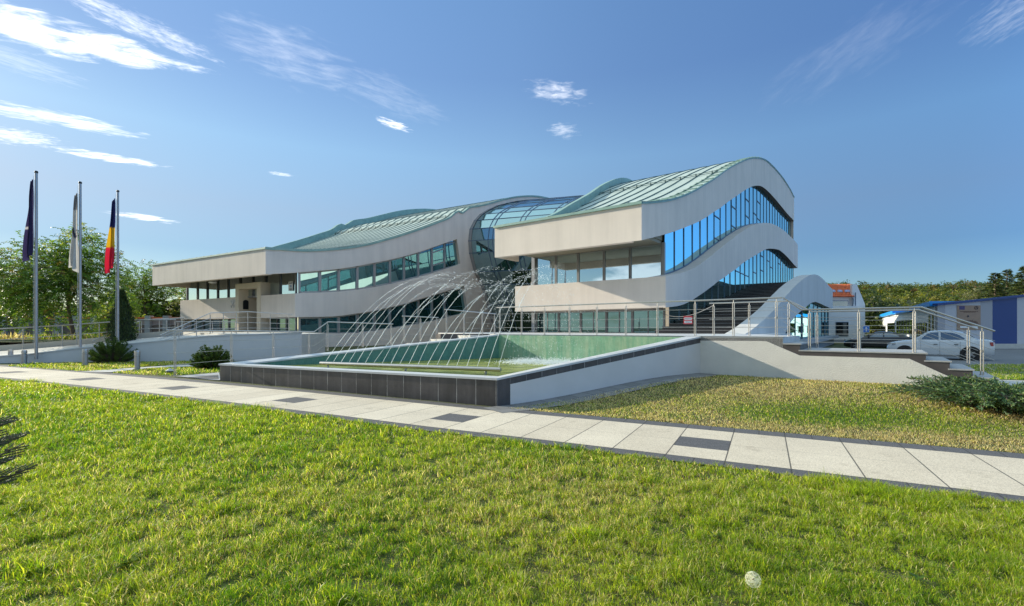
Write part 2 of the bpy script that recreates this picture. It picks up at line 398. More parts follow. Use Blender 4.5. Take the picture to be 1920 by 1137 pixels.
# ================================================================ fountain basin
def inset(poly, ws):
    """inner polygon of plan quad with an inset per side (side i = i -> i+1, ccw seen from above)"""
    n = len(poly); lines = []
    for i in range(n):
        a, b_ = V((poly[i].x, poly[i].y)), V((poly[(i+1) % n].x, poly[(i+1) % n].y)); dd = (b_-a).normalized(); nn = V((-dd.y, dd.x))
        lines.append((a+nn*ws[i], dd))
    out = []
    for i in range(n):
        (p, d1), (q, d2) = lines[i-1], lines[i]; cr = d1.x*d2.y-d1.y*d2.x; t = ((q.x-p.x)*d2.y-(q.y-p.y)*d2.x)/cr; w = p+d1*t; out.append(w)
    return out
OUT = [PA, PB, PC_, PDD]; INN = [V((w.x, w.y, o.z)) for w, o in zip(inset(OUT, [.34, .30, .10, .26]), OUT)]
WATER = .50
basin = thing('fountain_basin', 'raised fountain basin with dark tiled front, white side wall and green mosaic lining', 'fountain', (PB.x, PB.y, 0))
# stone tile cladding with pale joints, UV in metres
m, nt, b = newmat('dark_tile_cladding'); tc = nt.nodes.new('ShaderNodeTexCoord'); sp = nt.nodes.new('ShaderNodeSeparateXYZ'); nt.links.new(tc.outputs['UV'], sp.inputs[0])
fr = mth(nt, 'FRACT', sp.outputs[0]); ix = mth(nt, 'FLOOR', sp.outputs[0]); vec = coord(nt)
jw = mth(nt, 'MULTIPLY', mth(nt, 'SUBTRACT', noise(nt, 3.2, 3, .6, vec), .34), .055)
jt = mth(nt, 'LESS_THAN', mth(nt, 'MINIMUM', fr, mth(nt, 'SUBTRACT', 1, fr)), mth(nt, 'MAXIMUM', jw, .005))
wn = nt.nodes.new('ShaderNodeTexWhiteNoise'); wn.noise_dimensions = '1D'; nt.links.new(ix, wn.inputs['W'])
tcol = mixc(nt, 1, ramp(nt, noise(nt, 2.2, 6, .65, vec), [(.3, (.052, .045, .045)), (.7, (.09, .078, .078))]), ramp(nt, wn.outputs[0], [(0, (.8, .8, .8)), (1, (1.15, 1.15, 1.15))]), 'MULTIPLY')
tcol = mixc(nt, .5, tcol, ramp(nt, noise(nt, 1, 4, .6, coord(nt, 'Object', (7, 7, .5))), [(.35, (.7, .7, .7)), (.7, (1.3, 1.3, 1.3))]), 'MULTIPLY')
nt.links.new(mixc(nt, jt, tcol, (.38, .36, .34)), b.inputs['Base Color']); b.inputs['Roughness'].default_value = .45; bump(nt, mth(nt, 'SUBTRACT', noise(nt, 60, 3, .6, vec), jt), b, .2, .006); M['clad'] = m
def wallface(mb, a, b_, z0, z1, z0b=None, z1b=None, tile=.48, off=None, n=1):
    """vertical face a->b between z0 and z1 (b end may differ)"""
    z0b = z0 if z0b is None else z0b; z1b = z1 if z1b is None else z1b; L = math.hypot(b_[0]-a[0], b_[1]-a[1])
    return mb.quad((a[0], a[1], z0), (b_[0], b_[1], z0b), (b_[0], b_[1], z1b), (a[0], a[1], z1), [(0, 0), (L/tile, 0), (L/tile, 1), (0, 1)])
def lerp2(a, b_, t): return V((a[0]+(b_[0]-a[0])*t, a[1]+(b_[1]-a[1])*t, a[2]+(b_[2]-a[2])*t))
mb = MB(); wallface(mb, PA, PB, -.1, .54)
kq = .33/(PC_-PB).length; BQ = lerp2(PB, PC_, kq)
wallface(mb, PB, BQ, -.1, .54, -.1, .54+.8*kq, tile=.6)
mb.build('tile_cladding', M['clad'], basin)
mb = MB()   # strip of tiles under the side coping
dz = .15
wallface(mb, BQ, PC_, BQ.z-.045-dz, BQ.z-.045, PC_.z-.045-dz, PC_.z-.045, tile=.42); mb.build('tile_strip', M['clad'], basin)
mb = MB(); off = STRIP_N*.004
wallface(mb, BQ+off, PC_+off, -.1, BQ.z-.045-dz+.01, -.1, PC_.z-.045-dz+.01)
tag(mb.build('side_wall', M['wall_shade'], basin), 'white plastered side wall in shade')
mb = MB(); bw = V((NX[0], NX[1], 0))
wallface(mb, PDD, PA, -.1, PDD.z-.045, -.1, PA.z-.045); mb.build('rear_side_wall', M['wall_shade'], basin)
mb = MB()   # coping: a slab with a small overhang on each rim
LIP = inset(OUT, [-.02, -.02, 0, -.02]); LIP = [V((w.x, w.y, o.z)) for w, o in zip(LIP, OUT)]
INL = inset(OUT, [.36, .32, .10, .28]); INL = [V((w.x, w.y, o.z)) for w, o in zip(INL, OUT)]
for i in (0, 1, 3):
    j = (i+1) % 4; mb.prism([LIP[i], LIP[j], INL[j], INL[i]], (0, 0, -.045))
mb.build('coping', M['coping'], basin)
# green glass mosaic
def mosaicmat(name, cols, lime):
    m, nt, b = newmat(name); br = nt.nodes.new('ShaderNodeTexBrick'); tc = nt.nodes.new('ShaderNodeTexCoord'); nt.links.new(tc.outputs['UV'], br.inputs[0])
    br.offset = 0; br.inputs['Scale'].default_value = 1; br.inputs['Brick Width'].default_value = .05; br.inputs['Row Height'].default_value = .05; br.inputs['Mortar Size'].default_value = .004
    br.inputs['Color1'].default_value = (*cols[0], 1); br.inputs['Color2'].default_value = (*cols[1], 1); br.inputs['Mortar'].default_value = (*cols[2], 1)
    vec = coord(nt); c = br.outputs[0]
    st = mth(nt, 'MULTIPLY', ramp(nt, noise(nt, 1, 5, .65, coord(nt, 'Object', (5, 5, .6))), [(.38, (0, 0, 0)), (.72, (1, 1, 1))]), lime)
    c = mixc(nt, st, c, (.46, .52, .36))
    nt.links.new(mixc(nt, .35, c, ramp(nt, noise(nt, 3, 5, .7, vec), [(.3, (.5, .55, .5)), (.7, (1.3, 1.3, 1.3))]), 'MULTIPLY'), b.inputs['Base Color'])
    b.inputs['Roughness'].default_value = .3; bump(nt, br.outputs[1], b, .2, -.003); return m
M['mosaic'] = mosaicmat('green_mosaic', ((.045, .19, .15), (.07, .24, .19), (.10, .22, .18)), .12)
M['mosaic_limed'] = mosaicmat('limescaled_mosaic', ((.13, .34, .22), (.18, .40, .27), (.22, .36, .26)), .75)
def lining(a, b_, mat_, name):
    L = math.hypot(b_.x-a.x, b_.y-a.y); mb = MB()
    mb.quad((a.x, a.y, .1), (b_.x, b_.y, .1), (b_.x, b_.y, b_.z-.02), (a.x, a.y, a.z-.02), [(0, 0), (L, 0), (L, b_.z-.12), (0, a.z-.12)])
    return mb.build(name, mat_, basin)
lining(INN[0], INN[1], M['mosaic'], 'mosaic_lining'); lining(INN[1], INN[2], M['mosaic'], 'mosaic_lining'); lining(INN[3], INN[0], M['mosaic'], 'mosaic_lining')
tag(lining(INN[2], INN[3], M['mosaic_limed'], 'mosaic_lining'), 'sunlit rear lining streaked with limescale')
m, nt, b = newmat('green_pool_water'); vec = coord(nt)
f = noise(nt, 1.4, 4, .6, coord(nt, 'Object', (1, 2.2, 1)))
nt.links.new(ramp(nt, f, [(.32, (.13, .165, .025)), (.5, (.27, .29, .055)), (.68, (.46, .46, .15))]), b.inputs['Base Color'])
b.inputs['Roughness'].default_value = .22; b.inputs['IOR'].default_value = 1.33; b.inputs['Specular IOR Level'].default_value = .3
bump(nt, noise(nt, 9, 4, .6, coord(nt, 'Object', (1, 2.2, 1)), .8), b, .9, .05); M['water'] = m
mb = MB(); mb.add([(w.x, w.y, WATER) for w in INN], [(0, 1, 2, 3)]); struct(mb.build('pool_water', M['water']))
# ================================================================ terrace, plinth wall and entrance steps
TZ = 1.39
DW = (0.7930, -0.6092)
PW = Plane((PC_.x, PC_.y), DW)
kt = lambda x, y=650: PW.tz(x, y)[0]
K = [kt(x) for x in (1468, 1500, 1736, 1781, 1824, 1870)]
ZS = [1.39, 1.225, 1.06, .895, .73, .565, .42]
SW = 2.06
steps = thing('entrance_steps', 'dark tiled outdoor steps with rough white plinth wall, leading up to the terrace', 'steps', (PC_.x, PC_.y, 0))
mb = MB()
edges = [0]+K
for i in range(1, 6):      # stepped body, one block per tread
    p = [PW.pos(K[i-1], 0, 0), PW.pos(K[i], 0, 0)]
    mb.slab([V((q.x, q.y, ZS[i]-.03)) for q in p], [V((q.x, q.y, -.2)) for q in p], V((UX[0], UX[1], 0))*SW)
mb.build('step_blocks', M['tile'], steps)
for i in range(1, 6):
    a, b_ = PW.pos(K[i-1]+(-.03 if i > 1 else .0), ZS[i]), PW.pos(K[i]+.03, ZS[i])
    mb = MB(); fo = V((-UX[0], -UX[1], 0))*.02
    mb.prism([a+fo, b_+fo, b_+V((UX[0], UX[1], 0))*SW, a+V((UX[0], UX[1], 0))*SW], (0, 0, -.03)); mb.build('tread', M['stone_kerb'], steps)
mb = MB()
wt = [PW.tz(x, y) for x, y in ((1311, 639), (1437, 640), (1500, 667), (1705, 673), (1812, 721))]
fo = V((-UX[0], -UX[1], 0))*.015
top = [PW.pos(t, z)+fo for t, z in wt]
top[0] = PW.pos(0, wt[0][1])+fo; wallf = [V((p.x, p.y, -.1)) for p in top]
mb.slab(top, wallf, V((UX[0], UX[1], 0))*.014); mb.build('plinth_wall', M['white_render'], steps)
# jointed tile trim along the terrace edge
mb = MB(); p0, p1 = PW.pos(0, 0), PW.pos(K[0], 0); wallface(mb, p0, p1, -.1, TZ-.035, tile=.5)
p0, p1 = PW.pos(K[1], 0)+fo*.3, PW.pos(K[2], 0)+fo*.3
mb.build('tile_trim', M['clad'], steps)
UX3, NX3, VX3 = V((UX[0], UX[1], 0)), V((NX[0], NX[1], 0)), V((VX[0], VX[1], 0))
Fp = PW.pos(K[0], TZ)
TER = [V((PDD.x, PDD.y, TZ)), V((PC_.x, PC_.y, TZ)), Fp, Fp+UX3*3.3, V((8.6, 16.6, TZ)), V((12.4, 21.3, TZ)), V((7.6, 25.0, TZ)), V((-1.5, 31.0, TZ)), V((-4.0, 26.0, TZ))]
mb = MB(); mb.prism(TER, (0, 0, -1.5)); struct(mb.build('terrace', M['coping']))
mb = MB(); e = UX3*.0
mb.prism([TER[0]-UX3*.02, TER[1]-UX3*.02, TER[2]-UX3*.02+V((DW[0], DW[1], 0))*.03, TER[2]+UX3*.3+V((DW[0], DW[1], 0))*.03, TER[0]+UX3*.3], (0, 0, .006))
mb.v = [(x, y, z+.002) for x, y, z in mb.v]
mb.build('edge_stone', M['coping'], steps)
# ================================================================ office building: right wing
NXv, UXv, VXv, EXv = V((*NX, 0)), V((*UX, 0)), V((*VX, 0)), V((*EX, 0))
P0 = (7.6, 24.0)
def offp(P, o, Nn=NX): return (P[0]+o*Nn[0], P[1]+o*Nn[1])
G = Plane(P0, UX); GB1 = Plane(offp(P0, .35), UX); GB2 = Plane(offp(P0, .7), UX); GL = Plane(offp(P0, .25), UX)
z1_ = lambda pts: zoomed(pts, 5.647, 1180, 280); z2_ = lambda pts: zoomed(pts, 5.647, 1180, 440)
T1 = lerp_curve([GB1.tz(*p) for p in z1_([(130, 570), (220, 567), (340, 555), (450, 535), (560, 500), (690, 440), (790, 380), (890, 320), (970, 262), (1050, 205), (1140, 155), (1230, 115), (1300, 97), (1370, 97), (1440, 120), (1500, 170), (1570, 245), (1640, 335), (1700, 430), (1732, 495)])])
B1 = lerp_curve([GB1.tz(*p) for p in z1_([(130, 965), (350, 910), (450, 880), (560, 840), (660, 800), (740, 765), (820, 718), (890, 668), (960, 625), (1010, 585), (1070, 540), (1130, 500), (1180, 465), (1230, 430), (1270, 408), (1320, 390), (1390, 390), (1450, 428), (1510, 488), (1570, 556), (1630, 630), (1680, 690), (1725, 738)])])
T2 = lerp_curve([GB2.tz(*p) for p in z2_([(385, 440), (470, 425), (560, 405), (650, 370), (735, 325), (810, 270), (880, 215), (950, 155), (1020, 100), (1080, 55), (1150, 0), (1230, -53), (1300, -91), (1370, -115), (1430, -123), (1490, -118), (1550, -98), (1600, -68), (1660, -23), (1720, 37), (1750, 67), (1778, 102)])])
B2 = lerp_curve([GB2.tz(*p) for p in z2_([(385, 772), (460, 765), (560, 745), (640, 710), (720, 660), (810, 598), (880, 545), (950, 490), (1010, 452), (1070, 405), (1130, 365), (1200, 305), (1260, 265), (1300, 240), (1360, 205), (1400, 180), (1440, 160), (1490, 150), (1550, 155), (1600, 172), (1640, 205), (1680, 245), (1720, 290), (1750, 325), (1775, 350)])])
TE = 42.6
office = thing('office_building', 'modern pale office building with wavy bands, green copper roofs and a glass barrel vault', 'building', (P0[0], P0[1], 0))
WR = 7.95
def Rp(t, w, z): return V((P0[0]+t*UX[0]+w*VX[0], P0[1]+t*UX[1]+w*VX[1], z))      # right wing coordinates
# side bands
ta1 = GB1.tz(1203, 400)[0]; ta2 = GB2.tz(1248, 540)[0]
def side_band(T, B, ta, te, off, th, name):
    ts = frange(ta, te, .45)
    mb = MB(); mb.slab([G.pos(t, T(t), off) for t in ts], [G.pos(t, B(t), off) for t in ts], -NXv*th)
    return mb, ts
mb, ts = side_band(T1, B1, ta1, TE, .35, .5, 'upper_band')
zt1, zb1 = T1(ta1), B1(ta1); ZSOF = 5.87; zt2, zb2 = T2(ta2), B2(ta2)
W1 = 7.93
mb.prism([Rp(ta1, w, z) for w, z in ((.151, zb1), (W1, zb1), (W1, zt1-.02), (.151, zt1-.02))], UXv*.35)
mb.prism([Rp(t, W1, z) for t, z in ((ta1+.352, zb1), (-1.66, zb1), (-1.66, ZSOF), (6.0, ZSOF), (6.0, zt1-.02), (ta1+.352, zt1-.02))], -VXv*.12)  # left return; front drop below the soffit added to cast the slanting shadow
mb.build('upper_band', M['render'], office, smooth=35)
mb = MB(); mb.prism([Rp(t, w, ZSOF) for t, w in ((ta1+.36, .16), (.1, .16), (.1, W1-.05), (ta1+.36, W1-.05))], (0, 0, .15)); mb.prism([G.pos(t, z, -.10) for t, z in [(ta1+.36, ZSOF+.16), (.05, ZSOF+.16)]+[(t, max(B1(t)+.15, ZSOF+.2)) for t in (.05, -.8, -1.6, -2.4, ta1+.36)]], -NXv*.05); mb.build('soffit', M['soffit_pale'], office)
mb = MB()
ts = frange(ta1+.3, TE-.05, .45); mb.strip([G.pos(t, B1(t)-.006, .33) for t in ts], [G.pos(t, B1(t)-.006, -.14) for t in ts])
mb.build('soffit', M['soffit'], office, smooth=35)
mb, ts = side_band(T2, B2, ta2, TE+.3, .7, .85, 'lower_band')
mb.prism([Rp(t, w, zb2) for t, w in ((ta2, .151), (ta2, 8.04), (.3, 8.04), (.3, .151))], (0, 0, zt2-zb2-.01))
mb.build('lower_band', M['render'], office, smooth=35)
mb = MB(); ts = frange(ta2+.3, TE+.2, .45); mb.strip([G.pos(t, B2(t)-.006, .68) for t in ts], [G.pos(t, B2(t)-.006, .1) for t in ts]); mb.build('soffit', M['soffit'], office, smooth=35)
# curtain walls of the long side
def pane_obj(q, m, parent, jit=.004):
    """one sheet of glass, hung a hair out of true like a real one"""
    q = [V(p) for p in q]; n_ = (q[1]-q[0]).cross(q[2]-q[0]).normalized()
    e = [rnd.uniform(-1, 1)*jit for _ in range(3)]; q = [p+n_*k for p, k in zip(q, [e[0], e[1], e[1]+e[2], e[0]+e[2]])]
    mb = MB(); mb.add(q, [(0, 1, 2, 3)]); return mb.build('pane', m, parent, fix=False)
def curtain(Tf, Bf, off, nb, te, m_pane, sashes, zmin=None, ta=0):
    mb = MB(); tks = [ta+(te-ta)*i/nb for i in range(nb+1)]
    lo = lambda t: max(Bf(t), zmin(t)) if zmin else Bf(t)
    for t in tks: mb.bar(G.pos(t, lo(t)-.1, off+.02), G.pos(t, Tf(t)+.12, off+.02), .035, .036, up=UXv)
    for k, z in sashes:
        mb.bar(G.pos(tks[k], z, off+.02), G.pos(tks[k+1], z, off+.02), .05, .055)
    ss = frange(ta, te, .75)
    for a, b_ in zip(ss[:-1], ss[1:]): mb.bar(G.pos(a, lo(a)+.03, off+.015), G.pos(b_, lo(b_)+.03, off+.015), .05, .07)
    cw = mb.build('curtain_wall', M['mullion'], office)
    for a, b_ in zip(tks[:-1], tks[1:]):
        pane_obj([G.pos(a, lo(a)-.08, off), G.pos(b_, lo(b_)-.08, off), G.pos(b_, Tf(b_)+.1, off), G.pos(a, Tf(a)+.1, off)], m_pane, cw)
    return cw
TG = 42.3
zs_ = lambda k, y: (k, EYE-(y-HZ)/F*(P0[1]+(k+.5)*TG/28*UX[1]))
curtain(B1, T2, 0, 28, TG, M['glass_blue'], [zs_(6, 408), zs_(6, 449), zs_(9, 390), zs_(9, 426), zs_(12, 376), zs_(12, 407), zs_(14, 402), zs_(15, 380), zs_(15, 412)])
ZST = lambda t: 1.39+max(0, min(24, int((t+2)/.94)))*.163
curtain(B2, lambda t: ZST(t)-.2, .25, 28, TG+.3, M['glass_blue'], [zs_(9, 510), zs_(10, 514), zs_(11, 518), zs_(13, 512), zs_(15, 481), zs_(15, 508), zs_(17, 490), zs_(18, 502), zs_(21, 495)])
# glazing of the short front, two storeys
FR = Plane(P0, VX)
fpx = [1241.5, 1181, 1132, 1083.5, 1042, 1000]
ws = [FR.tz(x, 600)[0] for x in fpx]
def front_window(wa, wb, z0, z1, t, gm, fw=.11, mid=None):
    mb = MB(); fm = M['frame']
    for w in (wa, wb): mb.bar(Rp(t, w, z0), Rp(t, w, z1), fw, .12, up=UXv)
    for z in (z0+.04, z1-.04): mb.bar(Rp(t+.01, wa, z), Rp(t+.01, wb, z), .10, .08)
    if mid: mb.bar(Rp(t+.01, (wa+wb)/2, z0), Rp(t+.01, (wa+wb)/2, z1), .06, .08, up=UXv)
    o = mb.build('window', fm, office)
    pane_obj([Rp(t, wb, z0), Rp(t, wa, z0), Rp(t, wa, z1), Rp(t, wb, z1)], gm, o)
for a, b_ in zip(ws[:-1], ws[1:]):
    front_window(a+.02, b_-.02, zt2-.05, ZSOF+.04, .05, M['glass_clear'], fw=.09)
    front_window(a+.02, b_-.02, 1.2, zb2+.05, .35, M['glass_low'], fw=.09, mid=True)
mb = MB(); mb.bar(Rp(-.02, WR-.05, 1.2), Rp(-.02, WR-.05, ZSOF+.05), .22, .22, up=UXv); mb.build('corner_post', M['frame'], office); mb = MB(); mb.bar(Rp(-.02, .0, zt2-.1), Rp(-.02, .0, ZSOF+.05), .12, .14, up=UXv); mb.build('corner_post', M['frame'], office)
# left flank of the right wing (seen in the mirror glass of the other wing)
fan = .244; DF = (UXv+VXv*fan); 
def Lf(t, z, o=0): return Rp(t, WR+fan*t, z)-V((-DF.y, DF.x, 0)).normalized()*(-o)
ts = frange(.3, 36, .8); mb = MB(); nrmL = V((-DF.y, DF.x, 0)).normalized()
mb.slab([Lf(t, T1(t)-.05, .3) for t in ts], [Lf(t, max(zb1, B1(t)-.3), .3) for t in ts], -nrmL*.5)
mb.slab([Lf(t, T2(t)+.1, .3) for t in ts], [Lf(t, B2(t), .3) for t in ts], -nrmL*.5)
mb.build('flank_wall', M['render'], office, smooth=35)
mb = MB(); mb.strip([Lf(t, T1(t), -.05) for t in ts], [Lf(t, 0.2, -.05) for t in ts]); fg = mb.build('flank_glazing', M['glass_barrel'], office)
mb = MB(); mb.add([G.pos(TE-.1, 0, .3), Rp(TE-.1, 19, 0), Rp(TE-.1, 19, T1(TE)), G.pos(TE-.1, T1(TE), .3)], [(0, 1, 2, 3)]); mb.build('rear_wall', M['render'], office)
# copper roof with standing seams
wl = lambda t: 5.6+fan*(t+3.7)
ts = frange(ta1-.06, TE, .45); mb = MB(); nw = 12
for t in ts:
    for j in range(nw+1): mb.v.append(tuple(Rp(t, -.43+(wl(t)+.43)*j/nw, T1(t)+.05)))
for i in range(len(ts)-1):
    for j in range(nw): mb.f.append([i*(nw+1)+j, i*(nw+1)+j+1, (i+1)*(nw+1)+j+1, (i+1)*(nw+1)+j])
roof = mb.build('roof', M['copper'], office, smooth=40)
mb = MB(); w = .25
while w < 14.5:
    tt = [t for t in ts if wl(t)-.15 > w]; 
    if len(tt) > 3: mb.slab([Rp(t, w+.028, T1(t)+.105) for t in tt], [Rp(t, w-.028, T1(t)+.105) for t in tt], (0, 0, -.09))
    w += 1.05
mb.build('standing_seam', M['seam'], roof)
mb = MB()   # verge flashing along the wave and the eave
mb.slab([G.pos(t, T1(t)+.07, .39) for t in ts], [G.pos(t, T1(t)-.04, .39) for t in ts], -NXv*.10)
mb.prism([Rp(ta1-.10, w, z) for w, z in ((-.39, zt1-.045), (W1+.03, zt1-.045), (W1+.03, zt1+.07), (-.39, zt1+.07))], UXv*.12)
mb.prism([Rp(t, w, zt1+.0) for t, w in ((ta1+.02, wl(ta1)), (6, wl(ta1)), (6, W1+.03), (ta1+.02, W1+.03))], (0, 0, .06))
for i in range(22):
    t = ta1+2+i*1.15; mb.bar(G.pos(t, T1(t)+.10, .40), G.pos(t, T1(t)+.10, -.35), .05, .05)
mb.build('verge_flashing', M['copper_dark'], roof, smooth=35)
mb = MB()   # raised upstand on the left edge
q = [t for t in ts if t > ta1+.5]
up = lambda t: .10+.50*sm(-3.5, 4, t)
mb.slab([Rp(t, wl(t)+.18, T1(t)+float(up(t))) for t in q], [Rp(t, wl(t)-.14, T1(t)+float(up(t))) for t in q], (0, 0, -.9)); mb.build('roof_upstand', M['copper_dark'], roof, smooth=35)
def guard(mb, pts, posts):
    for h in (.10, .2): mb.tube([p+V((0, 0, h)) for p in pts], .022, 5)
    for p in posts: mb.bar(p, p+V((0, 0, .24)), .05, .06, up=UXv)
mb = MB(); tg = 9.6; guard(mb, [Rp(tg, -.1, T1(tg)+.05), Rp(tg, wl(tg)-.3, T1(tg)+.05)], [Rp(tg, .25+1.05*i, T1(tg)+.05) for i in range(8)]); mb.build('snow_guard', M['seam'], roof)
# ================================================================ left wing
AL = (-15.0, 33.8); PL = Plane(AL, UX); PF = Plane(offp(AL, .3), UX); PF2 = PF
z5 = lambda pts: zoomed(pts, 4.3725, 500, 380); z3 = lambda pts: zoomed(pts, 5.647, 860, 360)
topL = [(498, 466)]+z5([(0, 380), (100, 383), (250, 393), (330, 396), (450, 391), (600, 381), (720, 366), (870, 336), (1000, 300), (1130, 262), (1270, 215), (1400, 166), (1500, 126), (1600, 88)])+z3([(0, 208), (100, 175), (240, 148), (390, 108), (500, 77), (600, 57), (730, 47), (830, 50), (905, 62), (1000, 85)])
botL1 = [(498, 514.5)]+z5([(100, 583), (240, 575), (260, 574), (430, 560), (590, 545), (740, 522), (880, 495), (1000, 472), (1120, 443), (1240, 409), (1350, 372), (1455, 335), (1530, 310), (1560, 300)])
topL2 = [(553, 550.5)]+z5([(270, 743), (430, 738), (590, 730), (740, 715), (880, 695), (1000, 672), (1120, 645), (1240, 615), (1350, 583), (1455, 550), (1588, 505)])
botL2 = [(553, 595)]+z5([(430, 939), (580, 932), (740, 910), (880, 890), (960, 870), (1120, 835), (1250, 795), (1350, 765), (1450, 735), (1540, 705), (1617, 682)])
lowL3 = [(553, 626), (660, 625), (715, 619), (760, 612), (800, 605), (835, 597), (877, 586)]
arch = z3([(1000, 95), (800, 82), (700, 88), (600, 100), (500, 120), (400, 145), (300, 190), (220, 240), (160, 305), (115, 395), (100, 520), (110, 650), (160, 850)])+[(900.7, 535), (913, 572), (925.5, 621.7), (929, 634)]
E = lambda pts: [PF.tz(*p) for p in pts]
TL = lerp_curve(E(topL)); BL1 = lerp_curve(E(botL1)); TL2 = lerp_curve(E(topL2)); BL2 = lerp_curve(E(botL2)); LL3 = lerp_curve(E(lowL3))
def dens(f, a, b_, st=.5): return [(t, f(t)) for t in frange(a, b_, st)]
tc = PF.tz(498, 500)[0]; tb = PF.tz(553, 500)[0]
tw1 = E([botL1[-1]])[0]; tw2 = E([topL2[-1]])[0]; tw3 = E([botL2[-1]])[0]; tw4 = E([lowL3[-1]])[0]
arcE = E(arch)
poly = dens(TL, tc, arcE[0][0])+arcE+[(arcE[-1][0], 0.0), (tb, 0.0)]+dens(LL3, tb, tw4[0])+dens(BL2, tw3[0], tb)+dens(TL2, tb, tw2[0])+dens(BL1, tw1[0], tc)
mb = MB(); mb.prism([PF.pos(t, z) for t, z in poly], -NXv*.55); mb.build('facade_wall', M['render'], office, smooth=30)
# left wing windows
def lw_window(xa, xb, Tf, Bf, sash=None, gm=None):
    ta_, tb_ = PL.tz(xa, 560)[0], PL.tz(xb, 560)[0]; mb = MB(); o_ = .03
    for t in (ta_+.04, tb_-.04): mb.bar(PL.pos(t, Bf(t)-.05, o_), PL.pos(t, Tf(t)+.05, o_), .10, .12, up=UXv)
    for f, s in ((Bf, 1), (Tf, -1)): mb.bar(PL.pos(ta_, f(ta_)+s*.05, o_), PL.pos(tb_, f(tb_)+s*.05, o_), .10, .12)
    if sash:
        for k in sash: mb.bar(PL.pos(ta_, Bf(ta_)*(1-k)+Tf(ta_)*k, o_), PL.pos(tb_, Bf(tb_)*(1-k)+Tf(tb_)*k, o_), .09, .12)
    o = mb.build('window', M['frame'], office)
    pane_obj([PL.pos(ta_, Bf(ta_)-.1), PL.pos(tb_, Bf(tb_)-.1), PL.pos(tb_, Tf(tb_)+.1), PL.pos(ta_, Tf(ta_)+.1)], gm or M['glass_teal'], o, jit=.012)
ux_ = [500+a/4.3725 for a in (262, 433, 587, 740, 880, 1007, 1123, 1240, 1352, 1455, 1600)]
for i in range(10):
    lw_window(ux_[i], ux_[i+1], BL1, TL2, sash=(.28, .78) if i == 8 else None)
    lw_window(ux_[i], ux_[i+1]+(13 if i == 9 else 0), BL2, lambda t: LL3(t)-.05, gm=M['glass_low_left'])
# left face: bands, recessed glazing, portal
INW = V((-EX[1]*-1, -EX[0], 0)); INW = V((.5205, .854, 0))
QC = PF.pos(tc, 0); QB = PF.pos(tb, 0)
ztL, zbL = TL(tc), BL1(tc); zt2L, zb2L = TL2(tb), BL2(tb)
L1, L2 = 16.1, 16.1
mb = MB(); mb.prism([QC+V((0, 0, z))+EXv*l for l, z in ((.0, zbL), (L1, zbL), (L1, ztL-.02), (.0, ztL-.02))], INW*.4)
mb.prism([QC+EXv*L1+INW*i+V((0, 0, z)) for i, z in ((.4, zbL), (9, zbL), (9, ztL-.02), (.4, ztL-.02))], -EXv*.4); mb.build('upper_band', M['render'], office)
mb = MB(); mb.prism([QC+V((0, 0, zbL+1.15))+EXv*l+INW*i for l, i in ((.1, .3), (L1-.1, .3), (L1-.1, 5), (.1, 5))], (0, 0, .12)); mb.build('soffit', M['soffit_pale'], office)
PLL = Plane((QB.x, QB.y), EX)
def Fl(l, z, i=0): return QB+EXv*l+INW*i+V((0, 0, z))
lp = {x: PLL.tz(x, 560)[0] for x in (553, 489, 482, 448, 442, 338)}
zl = lambda x, y: PLL.tz(x, y)[1]
z_lint, z_top = zl(465, 541), zl(465, 531)
mb = MB(); SETB = .75
mb.prism([Fl(l, z) for l, z in ((0, zb2L), (lp[489], zb2L), (lp[489], zt2L), (0, zt2L))], INW*SETB)
mb.prism([Fl(l, z) for l, z in ((lp[442], zb2L), (lp[338], zb2L), (lp[338], zt2L), (lp[442], zt2L))], INW*SETB)
mb.prism([Fl(l, z, .05) for l, z in ((-.0, -.1), (lp[338], -.1), (lp[338], TZ), (-.0, TZ))], INW*SETB)
mb.prism([Fl(lp[338], z, i) for i, z in ((.06, -.1), (10, -.1), (10, zt2L), (.06, zt2L))], -EXv*.3)
mb.build('lower_band', M['render'], office)
mb = MB(); mb.prism([Fl(l, z, -.03) for l, z in ((lp[442], TZ-.6), (lp[448], TZ-.6), (lp[448], z_lint), (lp[482], z_lint), (lp[482], TZ-.6), (lp[489], TZ-.6), (lp[489], z_top), (lp[442], z_top))], INW*1.0)
mb.prism([Fl(lp[448], z, i) for i, z in ((.97, TZ-.6), (2.6, TZ-.6), (2.6, z_lint), (.97, z_lint))], EXv*.2)
mb.prism([Fl(l, z_lint, i) for l, i in ((lp[448], .96), (lp[482], .96), (lp[482], 2.6), (lp[448], 2.6))], (0, 0, .2))
portal = mb.build('entrance_portal', M['cream'], office)
mb = MB(); mb.prism([Fl(l, z, 2.0) for l, z in ((lp[482]-.2, TZ), (lp[448]+.1, TZ), (lp[448]+.1, z_lint), (lp[482]-.2, z_lint))], INW*.08); mb.build('door', M['glass_dark'], portal)
mb = MB(); pl_ = [( .30, 0), (.72, 0), (.72, .62), (.64, .70), (.51, .74), (.38, .70), (.30, .62)]
zp = zl(475, 579); mb.prism([Fl(lp[448]-.015, zp+z, i) for i, z in pl_], -EXv*.04); mb.build('plaque', M['black'], portal)
PLG = Plane((QB.x+INW.x*SETB, QB.y+INW.y*SETB), EX)
def lf_window(xa, xb, z0, z1, gm, off=0):
    la, lb = PLG.tz(xa, 560)[0], PLG.tz(xb, 560)[0]; g = lambda l, z, i=0: QB+INW*(SETB+i)+EXv*l+V((0, 0, z)); mb = MB()
    for l in (la-.04*0, lb): mb.bar(g(l, z0, -.03), g(l, z1, -.03), .11, .12, up=EXv)
    for z in (z0+.05, z1-.05): mb.bar(g(la, z, -.03), g(lb, z, -.03), .09, .10)
    o = mb.build('window', M['frame'], office); pane_obj([g(lb, z0), g(la, z0), g(la, z1), g(lb, z1)], gm, o)
